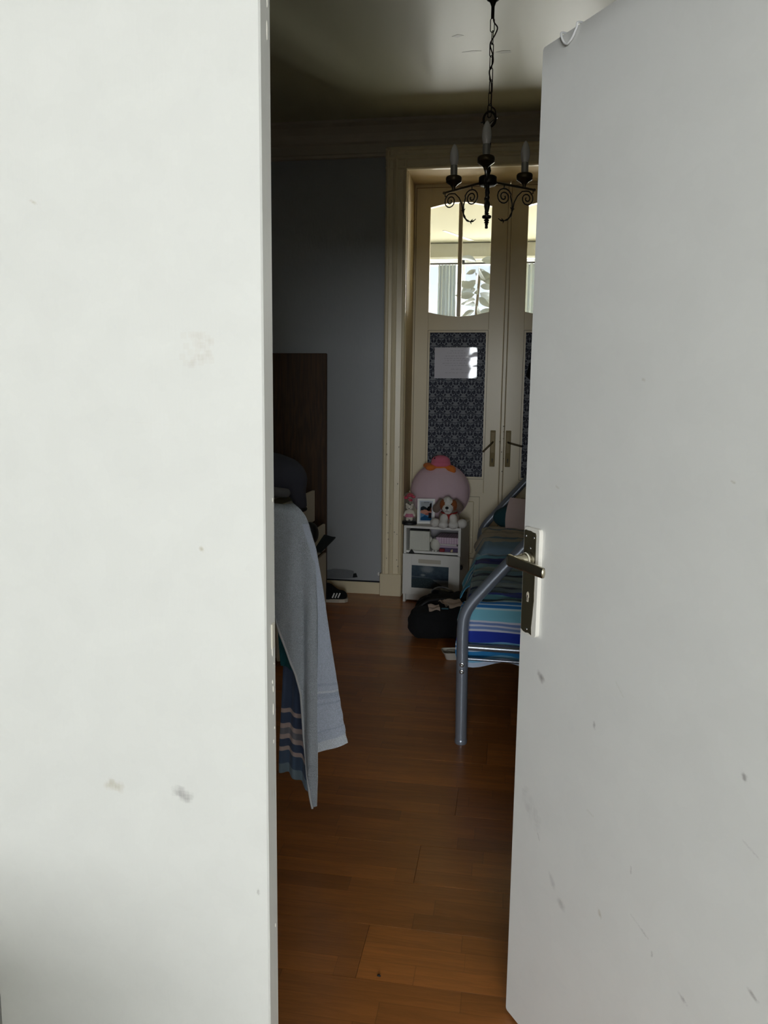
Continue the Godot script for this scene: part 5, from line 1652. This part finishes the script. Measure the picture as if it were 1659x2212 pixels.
	g.sheet(30, 40, func(u: float, v: float) -> Vector3:
		var a := v * 1.0
		var z := lerpf(-4.72, -4.02, v)
		var y := 0.57 + 0.052 * sqrt(maxf(0.0, 1.0 - pow(2.0 * v - 1.0, 4.0))) + 0.01 * wr.get_noise_2d(u * 2.0, v * 2.0 + 7.0)
		var x := -0.15 + u * 0.62
		var e := smoothstep(0.1, 0.0, u)
		return V(x + 0.012 * sin(v * 9.0), y - 0.075 * e * e, z), 0.012)
	single("folded_blanket", g, bl, "beige grey blanket with thin blue lines folded on the far half of the bed", "blanket")
	g = G.new()
	g.sheet(20, 20, func(u: float, v: float) -> Vector3:
		var a := (u - 0.5) * 2.0
		var c := (v - 0.5) * 2.0
		var puff := (1.0 - pow(absf(a), 3.0)) * (1.0 - pow(absf(c), 3.0))
		return V(a * (0.2 - 0.02 * absf(c) * absf(c)), -c * (0.125 - 0.01 * (1.0 - absf(a))), 0.05 * puff))
	g.sheet(20, 20, func(u: float, v: float) -> Vector3:
		var a := (u - 0.5) * 2.0
		var c := (v - 0.5) * 2.0
		var puff := (1.0 - pow(absf(a), 3.0)) * (1.0 - pow(absf(c), 3.0))
		return V(-a * (0.2 - 0.02 * absf(c) * absf(c)), -c * (0.125 - 0.01 * (1.0 - absf(a))), -0.05 * puff))
	var p := single("pillow", g, bump(mat(rgb(198, 176, 170), 0.95), MATS.fine, 0.1, 7.0), "pinkish grey pillow leaning at the far end of the bed", "pillow", V(0.205, 0.672, -4.6), 0.1)
	p.rotation = Vector3(-0.22, 0.06, -0.05)
	g = G.new()
	g.blob([[V(0, 0.07, 0), V(0.13, 0.075, 0.07), Color.WHITE], [V(0.06, 0.06, 0.01), V(0.12, 0.07, 0.06), Color.WHITE]], 0.014, 0.03, 0.002)
	single("teal_cushion", g, bump(mat(rgb(30, 70, 78), 0.95), MATS.fine, 0.1, 7.0), "dark teal cushion tucked behind the pinkish pillow on the bed", "cushion", V(0.06, 0.595, -4.72))
	g = G.new()
	g.blob([[V(0, 0.15, 0), V(0.14, 0.155, 0.06), Color.WHITE]], 0.014, 0.03, 0.002)
	single("brown_cushion", g, bump(mat(rgb(60, 44, 32), 0.95), MATS.fine, 0.1, 7.0), "dark brown cushion above the pillow beside the far bed post", "cushion", V(0.29, 0.575, -4.78))


func V2(x: float, y: float) -> Vector2:
	return Vector2(x, y)


func floor_things() -> void:
	# black bag with papers
	var bg := thing("black_bag", "slumped black bag on the floor between nightstand and bed", "bag", V(-0.33, 0, -4.42))
	var g := G.new()
	g.blob([[V(-0.12, 0.09, 0.1), V(0.1, 0.09, 0.05), 0.088, 0.088, Color.WHITE], [V(-0.1, 0.095, -0.18), V(0.1, 0.09, -0.15), 0.092, 0.085, Color.WHITE], [V(0.0, 0.1, -0.04), V(0.2, 0.1, 0.2), Color.WHITE], [V(0.1, 0.1, -0.2), V(0.14, 0.1, 0.14), Color.WHITE]], 0.014, 0.06, 0.018)
	for q in g.v.size():
		if g.v[q].y < 0.002: g.v[q].y = 0.002
	obj("body", g, MATS.black_cloth, bg)
	g = G.new()
	g.tube(curve([V(-0.16, 0.15, 0.08), V(-0.1, 0.205, 0.06), V(0.0, 0.215, 0.02), V(0.1, 0.2, -0.02), V(0.15, 0.15, -0.05)]), 0.008, 8)
	obj("strap", g, MATS.black, bg)
	var pap := mat(rgb(176, 156, 140), 0.85)
	var spots := [[-0.378, -4.24, 0.032, 0.3, "crumpled beige paper on the near left of the black bag"], [-0.325, -4.36, 0.034, 1.2, "crumpled beige paper in the middle of the black bag, left of the largest one"], [-0.27, -4.36, 0.045, 0.5, "largest crumpled beige paper on the right of the black bag"]]
	for q in spots:
		g = G.new()
		var sz: float = q[2]
		g.sheet(6, 6, func(u: float, v: float) -> Vector3: return V((u - 0.5) * 2.0 * sz, 0.006 * sin(u * 6.0 + v * 4.0) + 0.004 * sin(v * 11.0), (v - 0.5) * 1.7 * sz), 0.0012)
		var o := single("crumpled_paper", g, pap, q[4], "paper", V(q[0], 0.207, q[1]), q[3], "crumpled papers on the black bag")
		o.rotation.x = 0.35
	single("blue_scrap", G.new().box(V(0, 0.003, 0), V(0.04, 0.006, 0.016), 0.002), mat(rgb(60, 104, 120), 0.7), "small blue-green scrap on the black bag", "scrap", V(-0.315, 0.2, -4.24), 0.1)
	g = G.new()
	g.blob([[V(0, 0.03, 0), V(0.062, 0.04, 0.06), Color.WHITE], [V(0.04, 0.026, 0.01), V(0.05, 0.032, 0.05), Color.WHITE]], 0.009, 0.02)
	var shiny := mat(rgb(14, 16, 22), 0.22)
	single("black_hat", g, shiny, "shiny black hat lying on the back of the black bag before the nightstand", "hat", V(-0.375, 0.155, -4.66))
	g = G.new()
	g.blob([[V(0, 0.05, 0), V(0.15, 0.06, 0.12), Color.WHITE], [V(0.1, 0.06, -0.04), V(0.14, 0.07, 0.12), Color.WHITE]], 0.016, 0.04, 0.006)
	for q in g.v.size():
		if g.v[q].y < 0.002: g.v[q].y = 0.002
	single("dark_clothes", g, MATS.black_cloth, "heap of black clothes on the floor by the glazed doors behind the bed post", "clothes", V(-0.14, 0, -4.95))
	# white plastic tray
	var tr := thing("plastic_tray", "white plastic tray on the floor beside the black bag and the bed post", "tray", V(-0.225, 0.0, -3.99), 0.25)
	g = G.new()
	var ring := func(w: float, d: float, y: float) -> Array:
		var p := []
		for q in rounded_rect(-w, -d, w, d, 0.02, 5): p.append(V(q.x, y, q.y))
		return p
	var rings := [ring.call(0.062, 0.03, 0.002), ring.call(0.078, 0.044, 0.044), ring.call(0.083, 0.049, 0.046), ring.call(0.083, 0.049, 0.042), ring.call(0.076, 0.042, 0.042), ring.call(0.06, 0.028, 0.006)]
	var m: int = rings[0].size()
	g.sheet(m, 5, func(u: float, v: float) -> Vector3: return rings[int(round(v * 5))][int(round(u * m)) % m])
	g.extrude(rounded_rect(-0.062, -0.03, 0.062, 0.03, 0.02, 5), 0.0, 0.005, Transform3D(Basis(V(1, 0, 0), V(0, 0, 1), V(0, 1, 0)), V(0, 0.0015, 0)))
	obj("body", g, mat(rgb(216, 210, 198), 0.4), tr)
	for x in [-0.035, 0.03]:
		obj("cup_ring", G.new().lathe([Vector2(.022, .03), Vector2(.026, .04), Vector2(.024, .041), Vector2(.02, .032)], Transform3D(Basis.IDENTITY, V(x, 0, 0)), 20), mat(rgb(190, 182, 168), 0.5), tr)
	single("black_ball", G.new().ball(V(0, 0.034, 0), V(0.036, 0.034, 0.036)), MATS.black_cloth, "round black lump on the floor between the white tray and the bed post", "lump", V(-0.185, 0, -3.84))
	single("crumb", G.new().blob([[V(0, 0.002, 0), V(0.0042, 0.0025, 0.003), Color.WHITE], [V(0.003, 0.002, 0.001), V(0.0025, 0.002, 0.0025), Color.WHITE]], 0.001, 0.001), MATS.black, "tiny dark crumb on the bare floor near the doorway", "crumb", V(-0.26, 0, -1.647))
	# shoe, toe to the right
	var sh := thing("shoe", "black trainer with three white stripes and a pale sole by the baseboard", "shoe", V(-1.2, 0, -5.0), 0.12)
	g = G.new()
	g.blob([[V(-0.04, 0.075, 0), V(0.05, 0.07, 0), 0.04, 0.036, Color.WHITE], [V(0.04, 0.055, 0), V(0.11, 0.045, 0), 0.04, 0.03, Color.WHITE], [V(-0.06, 0.05, 0), V(0.04, 0.045, 0), 0.042, 0.04, Color.WHITE], [V(0.125, 0.042, 0), V(0.034, 0.028, 0.036), Color.WHITE], [V(0.02, 0.11, 0), V(0.03, 0.018, 0.026), Color.WHITE]], 0.008, 0.03)
	obj("upper", g, MATS.black_cloth, sh)
	var so := PackedVector2Array()
	for q in [[-.115, 0], [-.105, .03], [-.07, .04], [0, .036], [.06, .042], [.11, .044], [.145, .036], [.162, .018], [.166, 0], [.162, -.02], [.14, -.036], [.1, -.043], [.04, -.04], [-.03, -.036], [-.08, -.038], [-.108, -.026]]: so.append(Vector2(q[0], q[1]))
	g = G.new()
	g.extrude(so, 0.002, 0.026, Transform3D(Basis(V(1, 0, 0), V(0, 0, 1), V(0, 1, 0)), Vector3.ZERO))
	obj("sole", g, mat(rgb(206, 196, 178), 0.6), sh, "pale rubber sole")
	for k in 3:
		g = G.new()
		g.box(V(0.068 + k * 0.019, 0.052, 0.0435 - k * 0.0028), V(0.009, 0.036, 0.006), 0.001, Basis(Vector3.BACK, -0.42) * Basis(Vector3.RIGHT, -0.2))
		obj("stripe", g, MATS.furniture, sh, "white stripe")
	for k in 4:
		g = G.new()
		g.tube([V(0.045 + k * 0.014, 0.1 - k * 0.009, 0.018), V(0.052 + k * 0.014, 0.104 - k * 0.009, 0), V(0.045 + k * 0.014, 0.1 - k * 0.009, -0.018)], 0.0035, 6)
		obj("lace", g, MATS.black, sh)
